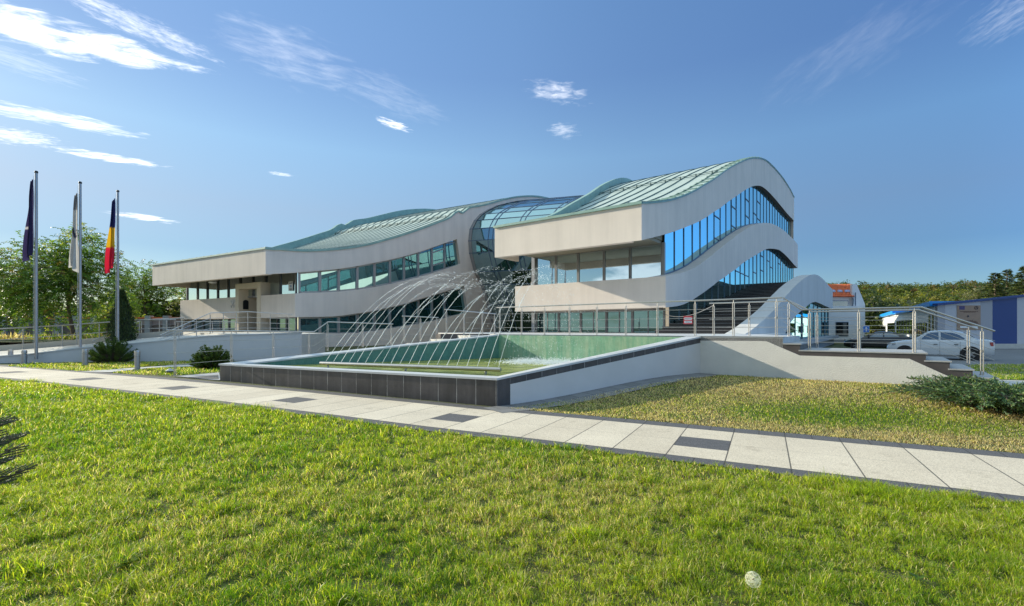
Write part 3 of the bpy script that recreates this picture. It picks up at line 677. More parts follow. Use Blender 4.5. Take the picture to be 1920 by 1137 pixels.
bx = [556, 526, 499, 475, 451, 428.7, 409, 389.5, 371, 351.5]
for a, b_ in zip(bx[:-1], bx[1:]): lf_window(a, b_, zt2L-.03, zbL+1.2, M['glass_clear'])
bx = [556, 538, 521, 505, 490]; bx2 = [446, 430, 414, 398, 382, 366, 350]
for q in (bx, bx2):
    for a, b_ in zip(q[:-1], q[1:]): lf_window(a, b_, TZ-.1, zb2L+.05, M['glass_low'])
mb = MB(); mb.lathe(QB+INW*(-.5)+EXv*9.8+V((0, 0, zbL-.02)), [(.02, 0), (.22, .02), (.30, .07), (.30, .13)], 16); mb.build('soffit_lamp', M['white'], office, smooth=40)
# copper roof of the left wing, swept along its left face
def Lr(t, r, z): q = PF.pos(t, z); return q+EXv*r
ts = frange(tc-.05, arcE[0][0], .5); WL = 17.0; mb = MB()
for t in ts:
    for j in range(3): mb.v.append(tuple(Lr(t, -.05+(WL+.05)*j/2, TL(t)+.05)))
for i in range(len(ts)-1):
    for j in range(2): mb.f.append([i*3+j, i*3+j+1, i*3+j+4, i*3+j+3])
roofL = tag(mb.build('roof', M['copper'], office, smooth=40), 'ribbed green copper roof of the left wing')
mb = MB(); r = .45
while r < WL-.2:
    mb.slab([Lr(t, r+.10, TL(t)+.09) for t in ts], [Lr(t, r-.10, TL(t)+.09) for t in ts], (0, 0, -.1)); r += 1.05
mb.build('standing_seam', M['seam'], roofL)
mb = MB(); mb.slab([PF.pos(t, TL(t)+.1, .07) for t in ts], [PF.pos(t, TL(t)-.07, .07) for t in ts], -NXv*.12)
oo = INW*-.07
mb.prism([QC+oo+EXv*l+V((0, 0, z)) for l, z in ((-.05, ztL-.04), (L1+.05, ztL-.04), (L1+.05, ztL+.07), (-.05, ztL+.07))], INW*.12); mb.build('verge_flashing', M['copper_dark'], roofL, smooth=35)
for i in range(12): pass
mb = MB(); upL = lambda t: .1+.65*float(sm(1.0, 9.0, t))
tq_ = [t for t in ts if t > tc+3]; mb.slab([Lr(t, WL+.2, TL(t)+upL(t)) for t in tq_], [Lr(t, WL-.2, TL(t)+upL(t)) for t in tq_], (0, 0, -1.0)); mb.build('roof_upstand', M['copper_dark'], roofL, smooth=35)
tg = PF.tz(843, 408)[0]; mb = MB(); guard(mb, [Lr(tg, .4, TL(tg)+.06), Lr(tg, WL-.6, TL(tg)+.06)], [Lr(tg, .45+1.05*i, TL(tg)+.06) for i in range(16)]); mb.build('snow_guard', M['seam'], roofL)
# glass barrel vault between the wings
sec = list(reversed(arcE)); tmid = sum(t for t, z in sec)/len(sec); LB = 15.0
# close the far side of the vault beyond the visible crest
tx, zx = sec[-1]; sec += [(tx+2.5, zx-.5), (tx+5, zx-2.2), (tx+6.5, zx-5)]
def Bp(t, z, d):
    k = 1-.012*d; return PF.pos(tmid+(t-tmid)*1.0, 1.2+(z-1.2)*(1-.0045*d), -.25)-EXv*d
ds = [0, 2.6, 3.1, 5.8, 6.3, 9.0, 9.5, 12.2, 12.7, LB]
keep = [0, 1, 2, 3, 4, 5, 6, 7, 8, 9, 10, 11, 12, 13, 14, 15, 16, 17, 18, 19]
S = [sec[i] for i in keep if i < len(sec)]
mbs = MB()
for i, (t, z) in enumerate(S): 
    if i % 1 == 0: mbs.bar(Bp(t, z, 0), Bp(t, z, LB), .07, .07)
vault = mbs.build('barrel_vault', M['mullion'], office)
for a, b_ in zip(ds[:-1], ds[1:]):
    mb = MB()
    for (t0, z0), (t1, z1) in zip(S[:-1], S[1:]):
        j = [rnd.uniform(-.012, .012) for _ in range(4)]
        mb.add([Bp(t0, z0+j[0], a), Bp(t0, z0+j[1], b_), Bp(t1, z1+j[2], b_), Bp(t1, z1+j[3], a)], [(0, 1, 2, 3)])
    mb.build('glass_bay', M['glass_barrel'], vault, fix=False)
for d_ in ds[1:-1]+[.05]:
    mb = MB(); mb.tube([Bp(t, z, d_)+NXv*.0 for t, z in S], .055, 6); mb.build('rib', M['mullion'], vault)
mb = MB(); mb.strip([PF.pos(t, z, .02) for t, z in arcE], [PF.pos(t, z, .02)-EXv*.35 for t, z in arcE]); mb.strip([PF.pos(t, z, .02) for t, z in arcE], [PF.pos(t, z, -.3) for t, z in arcE]); mb.build('arch_lining', M['frame'], office)
# ================================================================ granite staircase and grey annex with arched gable
AO = 4.5; PA_ = Plane(offp(P0, AO), UX)
stair = thing('granite_staircase', 'wide black granite staircase climbing between the mirrored wall and the grey arched annex', 'stairs', tuple(G.pos(-2, 1.39, 2)))
mb = MB()
for i in range(24):
    ta_ = -2+i*.94; z = 1.39+(i+1)*.163
    mb.prism([G.pos(ta_, z, .3), G.pos(ta_, z, AO-.75), G.pos(ta_+.97, z, AO-.75), G.pos(ta_+.97, z, .3)], (0, 0, -.5))
mb.prism([G.pos(20.5, 5.30, .3), G.pos(20.5, 5.30, AO-.75), G.pos(TE, 5.30, AO-.75), G.pos(TE, 5.30, .3)], (0, 0, -.5))
mb.build('steps', M['granite'], stair)
mb = MB()
for i in range(24):
    ta_ = -2+i*.94; z = 1.39+(i+1)*.163+.002; mb.prism([G.pos(ta_-.03, z, .3), G.pos(ta_-.03, z, AO-.75), G.pos(ta_+.02, z, AO-.75), G.pos(ta_+.02, z, .3)], (0, 0, -.04))
mb.build('nosing', simple('grey_nosing', (.10, .10, .105), .4), stair)
annex = thing('arched_annex', 'small grey annex with a wave shaped gable and mirrored glass under its arch', 'building', tuple(PA_.pos(10, 0)))
zA = lambda pts: zoomed(pts, 6.318, 1480, 500)
topA = [(1380, 631.5), (1393, 629), (1404.5, 622), (1417, 613), (1431, 601), (1447, 586), (1457, 575.6), (1472.5, 557), (1480, 548.5)]+zA([(60, 240), (150, 160), (230, 110), (290, 95), (340, 105), (400, 150), (460, 220), (515, 275)])
openA = [(1469, 633), (1475, 620), (1481.6, 606), (1492.7, 592), (1501, 584)]+zA([(180, 500), (210, 470), (260, 430), (310, 418), (370, 440), (430, 470), (500, 500)])
TA = lerp_curve([PA_.tz(*p) for p in topA]); OA = [PA_.tz(*p) for p in openA]
ta_, te_ = TA.x0, TA.x1; pts = dens(TA, ta_, te_, .5)
oe = OA[-1]
poly = pts+[(te_, oe[1]-.02), oe]+list(reversed(OA[:-1]))+[(OA[0][0], .9), (ta_, .9)]
mb = MB(); mb.prism([PA_.pos(t, z) for t, z in poly], -NXv*.75); mb.build('gable_wall', M['annex'], annex, smooth=30)
mb = MB(); t0 = OA[0][0]; n_ = 9
for i in range(n_+1): t = t0+(te_-.8-t0)*i/n_; mb.bar(PA_.pos(t, .5, -.35), PA_.pos(t, lerp_curve(OA)(t)+.1, -.35), .08, .1, up=UXv)
cw = mb.build('curtain_wall', M['mullion'], annex); oc = lerp_curve(OA)
for i in range(n_):
    a, b_ = t0+(te_-.8-t0)*i/n_, t0+(te_-.8-t0)*(i+1)/n_
    pane_obj([PA_.pos(a, .5, -.37), PA_.pos(b_, .5, -.37), PA_.pos(b_, oc(b_)+.2, -.37), PA_.pos(a, oc(a)+.2, -.37)], M['glass_blue'], cw, jit=.02)
mb = MB(); mb.prism([PA_.pos(t, .9, o) for t, o in ((3, .5), (te_+.5, .5), (te_+.5, -.7), (3, -.7))], (0, 0, -.28)); mb.prism([PA_.pos(t, .62, o) for t, o in ((3, .1), (te_, .1), (te_, -.7), (3, -.7))], (0, 0, -.8)); mb.build('base_slab', M['stone_kerb'], annex)
# ================================================================ railings
def along(path, s):
    """point at arc position s = segment index + fraction"""
    i = min(int(s), len(path)-2); t = s-i; return path[i].lerp(path[i+1], t)
def railing(name, label, base, posts, h=1.03, ncab=3, group=None, rr=.022, pr=.02, rail=None, cabr=.006, midrail=False, twin=True, post_top=None):
    """base = polyline at foot level, posts = arc positions; parts: posts, handrail, cables"""
    base = [V(p) for p in base]; o = thing(name, label, 'railing', tuple(base[0]), group)
    up = V((0, 0, 1)); rail = [V(p) for p in rail] if rail else [p+up*h for p in base]
    mb = MB(); mb.tube(rail, rr, 8); mb.build('handrail', M['steel'], o, smooth=60)
    for s in posts:
        p = along(base, s); q = along(rail, s); d = (base[min(int(s), len(base)-2)+1]-base[min(int(s), len(base)-2)]); d.z = 0; d.normalize(); mb = MB(); L = q.z-p.z-.05
        if twin:
            for k in (-1, 1): mb.lathe(p+d*(k*.021), [(pr*.6, 0), (pr*.6, L-.04)], 8)
            mb.bar(p+up*(L*.5), p+up*(L*.5+.05), .05, .03, up=tuple(d)); 
        else: mb.lathe(p, [(pr, 0), (pr, L-.02)], 10)
        mb.lathe(p, [(.05, 0), (.05, .012), (pr, .014)], 12); mb.lathe(p+up*(L-.05), [(.011, 0), (.011, .09)], 6)
        mb.build('post', M['steel'], o, smooth=50)
    for k in range(1, ncab+1):
        f = k/(ncab+1); mb = MB(); mb.tube([b_*(1-f)+r_*f for b_, r_ in zip(base, rail)], .018 if midrail else cabr, 6, caps=False); mb.build('mid_rail' if midrail else 'cable', M['steel'], o, smooth=60)
    return o
ins = UX3*.10
tp = lambda x: PW.tz(x, 600)[0]
def PWs(t, z, o=0): return PW.pos(t, z)+UX3*(.10+o)
tx = [934, 975, 1018, 1065, 1116.5, 1171, 1230.5, 1301.4, 1373.8, 1454.7]
t0, t1 = tp(928), tp(1466)
railing('terrace_railing', 'long stainless railing with three cables along the terrace edge above the fountain', [PWs(t0, TZ), PWs(t1, TZ)], [(tp(x)-t0)/(t1-t0) for x in tx])
tl0, tl1, tl2 = tp(1502), tp(1729), tp(1867)
base = [PWs(t1+.02, TZ), PWs(tl0, 1.06), PWs(tl1, 1.06), PWs(tl2, .52)]
railing('stair_railing', 'stainless stair railing on the near edge of the entrance steps, sloping down to the pavement', base, [1+(tp(x)-tl0)/(tl1-tl0) for x in (1517, 1610, 1715)]+[2+(tp(1843)-tl1)/(tl2-tl1)], ncab=4)
PW2 = Plane((PC_.x+UX[0]*SW, PC_.y+UX[1]*SW), DW); tq = lambda x: PW2.tz(x, 600)[0]
def PWt(x, z): return PW2.pos(tq(x), z)-UX3*.12
base = [PWt(1332, TZ), PWt(1482, TZ), PWt(1524, 1.06), PWt(1722, 1.06), PWt(1832, .56)]
railing('stair_railing', 'shorter stainless railing on the far edge of the entrance steps, behind the first one', base, [.06, .52, .99, 2.05, 2.47, 2.96, 3.85], ncab=3)
# ---- railing climbing behind the fountain
rail = [at(312, 619.5, 14.6), at(589, 622.5, 17.2), at(615, 604, 17.5), at(737, 608, 18.7)]
base = [V((p.x, p.y, z)) for p, z in zip(rail, (Hz(rail[0].x, rail[0].y), .50, .82, 1.0))]
railing('garden_railing', 'stainless railing running from the footpath behind the left corner of the fountain', base, [.05, .40, .69, .96, 1.97-.0, 2.52, 2.97], rail=rail, ncab=3)
rail = [at(754, 593, 18.9), at(822, 596, 19.6)]; base = [V((p.x, p.y, 1.12)) for p in rail]
railing('garden_railing', 'short stainless railing piece behind the fountain wall, second step up', base, [.06, .5, .95], rail=rail, ncab=3)
rail = [at(834, 580.5, 19.7), at(930, 589, 20.9)]; base = [V((p.x, p.y, 1.39)) for p in rail]
railing('garden_railing', 'short stainless railing piece beside the slanted wall foot, topmost step', base, [.03, .36, .72, .97], rail=rail, ncab=3)
side = thing('garden_steps', 'pale steps rising behind the left wall of the fountain', 'steps', (PA.x, PA.y, 0))
dA = (PDD-PA); dA.z = 0; LA = dA.length; dA.normalize(); nA = V((-dA.y, dA.x, 0)); mb = MB()
for i in range(8):
    a = PA+dA*(LA*(.12+i*.11))+nA*.15; z = .30+i*.15; a.z = z
    mb.prism([a, a+dA*(LA*.115), a+dA*(LA*.115)+nA*1.6, a+nA*1.6], (0, 0, -z-.1))
mb.build('step_blocks', M['concrete_light'], side)
mb = MB(); a = at(826, 641, 19.2); b_ = at(932, 640, 18.9); mb.prism([V((a.x, a.y, 1.1)), V((b_.x, b_.y, 1.1)), V((b_.x, b_.y, 1.40)), V((a.x, a.y, 1.40))], nA*.5); mb.build('end_block', M['tile'], side)
# ================================================================ ramp on the left
bpx = [(-60, 682), (0, 681), (60, 680.3), (149, 679), (250, 678), (321, 677.5), (390, 677), (440, 676.5), (562, 675)]
tpx = [674, 669, 664.5, 653.5, 645, 638, 631, 629, 624.8]
RW = [V((x, y, 0)) for x, y in gpts(bpx)]; RT = [V((p.x, p.y, EYE-(ty-HZ)/F*p.y)) for p, ty in zip(RW, tpx)]
rampw = thing('ramp_wall', 'low grey retaining wall of the ramp, rising to the right behind the clipped lawn', 'wall', (RW[3].x, RW[3].y, 0))
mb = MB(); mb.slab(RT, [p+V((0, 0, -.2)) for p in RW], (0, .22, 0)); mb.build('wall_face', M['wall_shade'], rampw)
mb = MB(); mb.slab([p+V((0, -.03, .035)) for p in RT], [p+V((0, -.03, -.01)) for p in RT], (0, .30, 0)); mb.build('coping', M['coping'], rampw)
farpx = [(-90, 664, 23.4), (0, 659, 23.5), (70, 653.5, 23.8), (139, 648, 24), (208, 641, 24.1), (253, 636, 24.3), (330, 630, 24.8), (400, 627, 26), (470, 624.5, 30)]
RF = [at(*p) for p in farpx]
mb = MB(); mb.strip([p+V((0, .2, -.12)) for p in RT], RF); struct(mb.build('ramp', M['concrete_light']))
mb = MB(); mb.slab([p+V((0, .35, .30)) for p in RF[:7]], [p+V((0, .35, -.4)) for p in RF[:7]], (0, .2, 0)); tag(mb.build('kerb_wall', M['cream']), 'low cream kerb wall along the far edge of the ramp', 'wall')
LAND = [RT[7]+V((0, .2, -.03)), RT[8]+V((0, .2, -.03)), V((-10.5, 27, 1.36)), QB+V((.6, -.6, 1.36)), QB+EXv*17+V((0, 0, 1.36)), RF[7]]
mb = MB(); mb.prism([V((p.x, p.y, 1.36)) for p in LAND], (0, 0, -1.3)); struct(mb.build('entrance_landing', M['concrete_light']))
px = [(-60, 620.5, 23.4), (0, 617.2, 23.5), (142, 608.5, 24), (213, 603.5, 24.1), (262, 600.5, 24.4), (345, 596.5, 25)]
rail = [at(*p) for p in px]; base = [V((r.x, r.y, EYE-(y-HZ)/F*r.y)) for r, y in zip(rail, (662, 658, 647, 640, 635, 629))]
railing('ramp_railing', 'long two rail steel railing along the far side of the ramp', base, [1+.30, 1+.82, 2+.02, 2+.62, 2+.99, 3.98, 4.6], rail=rail, ncab=1, midrail=True, twin=False, rr=.03)
rail = [at(173, 640, 22.9), at(266, 600.5, 25.2), at(330, 600, 26.5)]; base = [V((r.x, r.y, z)) for r, z in zip(rail, (.75, 1.38, 1.38))]
railing('entry_railing', 'steel handrail sloping up behind the thuja towards the landing', base, [.6, .99, 1.5, 1.97], rail=rail, ncab=2, twin=False)
rail = [at(300, 629, 22.2), at(395, 587, 24.6), at(420, 586.5, 25.0), at(466, 584.8, 25.8), at(548, 590, 27.5)]; base = [V((r.x, r.y, z)) for r, z in zip(rail, (.95, 1.36, 1.36, 1.36, 1.36))]
railing('entry_railing', 'steel railing rising to the entrance landing and crossing in front of the portal', base, [.35, .7, .99, 1.95, 2.5, 2.97, 3.48, 3.92], rail=rail, ncab=3, twin=False, cabr=.012)
rail = [at(330, 604, 27.5), at(400, 603, 28.5), at(442, 603, 29)]; base = [V((r.x, r.y, 1.36)) for r in rail]
railing('entry_railing', 'steel railing in front of the lower left windows beside the portal', base, [.05, .5, .98, 1.5, 1.97], rail=rail, ncab=2, twin=False)
# ================================================================ flagpoles and hanging flags
def flagpole(x, ytop, ybase, Y, label):
    b_ = at(x, ybase, Y); t = at(x, ytop, Y); o = thing('flagpole', label, 'flagpole', tuple(b_), 'flagpoles beside the ramp'); h = t.z-b_.z
    mb = MB(); mb.lathe(b_, [(.054, -.25), (.052, h*.45), (.046, h-.05)], 14); mb.build('pole', M['steel_dull'], o, smooth=50)
    mb = MB(); mb.lathe(b_+V((0, 0, h-.06)), [(.055, 0), (.065, .04), (.05, .08), (.0, .10)], 12); mb.build('cap', M['black'], o, smooth=50)
    mb = MB(); mb.tube([b_+V((-.10, -.02, .4)), b_+V((-.09, -.02, h-.15))], .006, 4); mb.build('halyard', M['white'], o)
    return b_, t
def flag(name, label, x, Y, ya, yb, wpx, colf, seed):
    """cloth hanging limp: narrow folded strip, folds get deeper downwards"""
    rg = random.Random(seed); nx_, nz_ = 26, 40; a = at(x, ya, Y); b_ = at(x, yb, Y); H_ = a.z-b_.z; W_ = wpx/F*Y; vs = []; cols = []
    ph = rg.uniform(0, 6)
    for j in range(nz_+1):
        v = j/nz_; w = W_*(.22+.78*min(1, v*1.15))
        for i in range(nx_+1):
            u = i/nx_; fold = math.sin(u*15+ph+v*2.0)*(.03+.05*v)+math.sin(u*7+v*3+ph)*.05*v
            z = a.z-v*H_*(1-.06*math.sin(u*3.1+ph))-.18*u*(1-v)*H_*.25
            vs.append((a.x-.09-w*u+.02*math.sin(v*9+u*5), a.y-.02+fold, z)); cols.append(colf(u, v))
    i = np.arange(nz_)[:, None]*(nx_+1)+np.arange(nx_)[None, :]; q = np.stack([i, i+1, i+nx_+2, i+nx_+1], -1).reshape(-1, 4)
    o = npmesh(name, np.array(vs), [q], M['cloth'], cols=np.array(cols), smooth=True); return tag(o, label, 'flag', 'flags hanging from the poles')
M['cloth'] = leafmat('flag_cloth', None, trans=.35, rough=.8, tint=(1, 1, 1))
flagpole(68, 322, 662, 19.0, 'leftmost grey flagpole, carrying the dark blue flag')
flagpole(150.5, 342, 655, 20.6, 'middle grey flagpole, carrying the pale flag')
flagpole(221, 358, 646, 22.6, 'flagpole carrying the blue yellow red flag, in front of the thuja')
def c1(u, v):
    return (.45, .36, .05) if math.hypot((u-.5)/.06, (v-.40)/.012) < 1 else ((.70, .66, .64) if abs(v-.565) < .014 and u > .8 else (.040, .032, .095))
flag('flag', 'dark blue flag hanging limp on the leftmost pole', 66, 19.0, 336, 487, 14, c1, 1)
def c2(u, v):
    d = math.hypot((u-.45)/.5, (v-.52)/.09)
    return (.05, .05, .08) if d < .8 and math.sin(u*20+v*40) > -.4 else ((.25, .24, .24) if v < .22 else (.60, .58, .55))
flag('flag', 'pale flag with dark emblem hanging on the middle pole', 148.5, 20.6, 362, 508, 14, c2, 2)
def c3(u, v):
    k = v+.10*(u-.5)
    return (.015, .018, .09) if k < .40 else ((.72, .42, .02) if k < .68 else (.62, .02, .05))
flag('flag', 'flag of blue, yellow and red hanging on the pole by the thuja', 219, 22.6, 372, 507, 16, c3, 3)
# ================================================================ bollard lights, ground spot
def bollard(px, label, h):
    (x, y), = gpts([px]); z = Hz(x, y); o = thing('bollard_light', label, 'bollard', (x, y, z), 'steel bollard lights on the lawn'); p = V((x, y, z)); r = .085
    mb = MB(); mb.lathe(p, [(r+.03, -.02), (r+.03, .012), (r, .014), (r, h*.74)], 16); mb.build('post', M['steel_dull'], o, smooth=45)
    mb = MB(); mb.lathe(p, [(r*.7, h*.74), (r*.7, h*.9)], 16); mb.build('lens', M['white'], o, smooth=45)
    mb = MB()
    for k in (.76, .83): mb.lathe(p, [(r, h*k), (r+.006, h*k+.02), (r, h*k+.04)], 16)
    mb.lathe(p, [(r, h*.89), (r+.004, h*.93), (r*.9, h), (0, h+.005)], 16); mb.build('cap', M['steel'], o, smooth=45)
bollard((257.5, 693), 'steel bollard light nearest the fountain, at the edge of the side path', .66)
bollard((160, 686), 'steel bollard light in front of the ramp wall beside the middle flagpole', .62)
bollard((45.5, 682), 'steel bollard light against the ramp wall, near the leftmost flagpole', .52)
p = at(20, 664, 20.4); o = thing('bollard_light', 'steel bollard light half hidden behind the ramp wall at the left edge', 'bollard', (p.x, p.y, p.z-.25), 'steel bollard lights on the lawn')
mb = MB(); mb.lathe(p, [(.085, -.25), (.085, .12)], 14); mb.build('post', M['steel_dull'], o, smooth=45); mb = MB(); mb.lathe(p, [(.09, .13), (.09, .2), (0, .21)], 14); mb.build('cap', M['steel'], o, smooth=45)
(x, y), = gpts([(319, 699)]); z = Hz(x, y); o = thing('ground_spotlight', 'small pyramid shaped ground light beside the railing post', 'lamp', (x, y, z)); p = V((x, y, z))
mb = MB(); mb.lathe(p, [(.14, -.02), (.14, .05), (.12, .06)], 4); mb.build('base', M['tile'], o); mb = MB(); mb.lathe(p, [(.17, .062), (.05, .13), (0, .14)], 4); mb.build('hood', M['concrete_light'], o)
# ================================================================ spray pipe, jets, splash
m, nt, b = newmat('white_water'); b.inputs['Base Color'].default_value = (.86, .90, .92, 1); b.inputs['Roughness'].default_value = .12
t_ = nt.nodes.new('ShaderNodeBsdfTranslucent'); t_.inputs[0].default_value = (.85, .90, .94, 1); mx = nt.nodes.new('ShaderNodeMixShader'); mx.inputs[0].default_value = .6
nt.links.new(b.outputs[0], mx.inputs[1]); nt.links.new(t_.outputs[0], mx.inputs[2]); tr = nt.nodes.new('ShaderNodeBsdfTransparent'); m2 = nt.nodes.new('ShaderNodeMixShader'); m2.inputs[0].default_value = .28; nt.links.new(mx.outputs[0], m2.inputs[1]); nt.links.new(tr.outputs[0], m2.inputs[2]); nt.links.new(m2.outputs[0], nt.nodes['Material Output'].inputs[0]); M['jet'] = m
PIL, PIR = at(601, 681.5, 13.75), at(939, 693.5, 11.35)
pipe = thing('spray_pipe', 'horizontal steel spray pipe with twenty nozzles above the water', 'pipe', tuple((PIL+PIR)/2))
mb = MB(); mb.tube([PIL, PIR], .052, 12); mb.build('pipe', M['steel'], pipe, smooth=50)
for k in (.05, .52, .93): p = PIL.lerp(PIR, k); mb = MB(); mb.lathe(V((p.x, p.y, WATER-.3)), [(.03, 0), (.03, p.z-WATER+.3)], 8); mb.build('support', M['steel_dull'], pipe, smooth=50)
ORD = 'first second third fourth fifth sixth seventh eighth ninth tenth eleventh twelfth thirteenth fourteenth fifteenth sixteenth seventeenth eighteenth nineteenth twentieth'.split()
OCT_V = np.array([(1, 0, 0), (-1, 0, 0), (0, 1, 0), (0, -1, 0), (0, 0, 1), (0, 0, -1)], float)
OCT_F = np.array([(0, 2, 4), (2, 1, 4), (1, 3, 4), (3, 0, 4), (2, 0, 5), (1, 2, 5), (3, 1, 5), (0, 3, 5)])
def drops(mb, p, d, r, l):
    d = V(d).normalized(); a = d.orthogonal().normalized(); c = d.cross(a)
    mb.add([p+d*(x*l)+a*(y*r)+c*(z*r) for x, y, z in OCT_V], [tuple(f) for f in OCT_F])
splash = MB(); spray = MB(); jr = random.Random(5)
for i in range(20):
    f = i/19; s = PIL.lerp(PIR, .035+.955*f)+V((0, 0, .06)); tg_ = V((.9+2.0*f, 16.75-1.35*f, WATER))
    vary = jr.uniform(.80, 1.04) if i % 3 else jr.uniform(.92, 1.06)
    tg_ = s.lerp(V((tg_.x, tg_.y, WATER)), .88*vary+.08); tg_.z = WATER
    hgt = (2.65+.2*f)*vary*jr.uniform(.78, 1.08)
    P = lambda q: V((s.x+(tg_.x-s.x)*q, s.y+(tg_.y-s.y)*q, s.z+4*hgt*q*(1-q)+(tg_.z-s.z)*q))
    mb = MB(); qs = frange(0, jr.uniform(.22, .36), .02)
    mb.tube([P(q)+V((jr.gauss(0, .010)*q*3, jr.gauss(0, .010)*q*3, jr.gauss(0, .014)*q*3)) for q in qs], [max(.0035, .0056*(1-q*1.0)*jr.uniform(.6, 1.35)) for q in qs], 6)
    q = qs[-1]*.8
    while q < .97:
        k = (q-.2)/.8; dv = P(q+.005)-P(q-.005)
        for _ in range(2 if q < .5 else 1):
            sg = .008+.20*max(0, k)**1.8; p = P(q)+V((jr.gauss(0, sg), jr.gauss(0, sg), jr.gauss(0, sg)))
            if p.z > WATER: drops(spray, p, dv+V((jr.gauss(0, .006), jr.gauss(0, .006), jr.gauss(0, .006))), jr.uniform(.003, .006), jr.uniform(.010, .040))
        q += jr.uniform(.002, .012)
    o = mb.build('water_jet', M['jet'], None, smooth=60, fix=False)
    tag(o, f'arching white water jet, {ORD[i]} from the left end of the spray pipe', 'water jet', 'fountain water jets')
    for _ in range(120):
        a = jr.uniform(0, 6.28); r = abs(jr.gauss(0, .38)); p = V((tg_.x+math.cos(a)*r, tg_.y+math.sin(a)*r, WATER+abs(jr.gauss(0, .06)))); drops(splash, p, (jr.gauss(0, .3), jr.gauss(0, .3), 1), jr.uniform(.006, .014), jr.uniform(.008, .03))
    for _ in range(130):
        a = jr.uniform(0, 6.28); r = abs(jr.gauss(0, .5)); p = V((tg_.x+math.cos(a)*r, tg_.y+math.sin(a)*r, WATER+.004)); d = V((jr.gauss(0, 1), jr.gauss(0, 1), 0)); drops(splash, p, d, jr.uniform(.008, .014), jr.uniform(.02, .06))
for _ in range(900):
    p = V((jr.uniform(-.2, 3.2), jr.uniform(15.2, 17.4), WATER+.004)); drops(splash, p, (jr.gauss(0, 1), jr.gauss(0, 1), 0), .01, jr.uniform(.01, .05))
tag(spray.build('spray_drops', M['jet'], None, fix=False), 'glittering drops where the arching jets break up', 'spray', kind='stuff')
tag(splash.build('splash', M['jet'], None, fix=False), 'white foam and falling drops where the jets meet the water', 'splash', kind='stuff')
# ================================================================ chain and red sign, paper notice, emblem
CA, CB = PWt(1340, 2.36), Rp(-.2, .1, 2.42)
cpts = [CA.lerp(CB, k/24)+V((0, 0, -1.15*(k/24)*(1-k/24))) for k in range(25)]
mb = MB(); mb.tube(cpts, .013, 5); tag(mb.build('chain', M['steel_dull']), 'sagging grey chain closing the granite staircase', 'chain')
sg = cpts[9]; mb = MB(); n3 = V((-.2, -.98, 0)).normalized(); ax = (n3.y*-1, n3.x)
def panel(o, m, c, w, h, dx, dz, th, off, name):
    a = V((ax[0], ax[1], 0)); p = c+a*dx+V((0, 0, dz-h/2))-0*n3+n3*off; mb = MB(); mb.box(p, w, th, h, ax=ax); return mb.build(name, m, o)
M['red'] = simple('red_enamel', (.62, .055, .06), .45, var=.05)
M['ink'] = simple('dark_ink', (.05, .05, .06), .7); M['blue_sign'] = simple('blue_enamel', (.02, .16, .55), .4)
c = sg+V((0, 0, -.17)); o = thing('warning_sign', 'small red sign with two white text panels hanging on the chain', 'sign', tuple(c))
panel(o, M['red'], c, .32, .31, 0, 0, .012, 0, 'board')
for dz in (.052, -.075):
    w = panel(o, M['white'], c, .27, .085, 0, dz, .006, .010, 'text_panel'); x = -.11
    mb = MB(); a = V((ax[0], ax[1], 0))
    while x < .11:
        wd = jr.uniform(.012, .024); mb.box(c+a*(x+wd/2)+n3*.0145+V((0, 0, dz-.018)), wd, .003, .034, ax=ax); x += wd+.009
    mb.build('lettering', M['ink'], w)
# paper notice on the corner glazing of the left wing
gx = PLG.tz(546.5, 537)[0]; c = QB+INW*(SETB-.06)+EXv*gx; zc = PLG.tz(546.5, 537)[1]; c = V((c.x, c.y, zc)); ax = EX; n3 = -INW
o = thing('paper_notice', 'white paper notice with a dark arrow taped inside the corner window', 'notice', tuple(c))
panel(o, M['white'], c, .52, .66, 0, 0, .008, 0, 'sheet')
for dz, w in ((.22, .40), (-.22, .24)): panel(o, M['ink'], c, w, .06, 0, dz, .004, .007, 'lettering')
mb = MB(); e = EXv*-1
q = [c+n3*.008+e*x+V((0, 0, z)) for x, z in ((-.10, -.02), (.02, -.02), (.02, -.08), (.12, 0), (.02, .08), (.02, .02), (-.10, .02))]; mb.prism(q, n3*.004); mb.build('arrow', M['blue_sign'], o)
# dark metal emblem beside the portal
le = PLL.tz(436.5, 570)[0]; ze = zl(436.5, 570); c = Fl(le, ze, -.015); o = thing('wall_emblem', 'small dark metal emblem with a crossed figure on the wall left of the portal', 'emblem', tuple(c)); e = EXv
mb = MB(); mb.bar(c+e*.27+V((0, 0, .22)), c-e*.27+V((0, 0, .22)), .03, .07)
mb.lathe(c+V((0, 0, .10)), [(.09, -.02), (.09, .02)], 10, ax=tuple(-INW))
for s in (-1, 1): mb.bar(c+e*(.20*s)+V((0, 0, .16)), c-e*(.22*s)+V((0, 0, -.26)), .03, .05); mb.bar(c+e*(.26*s)+V((0, 0, -.14)), c+e*(.14*s)+V((0, 0, -.28)), .03, .05)
mb.build('figure', M['steel_dull'], o)
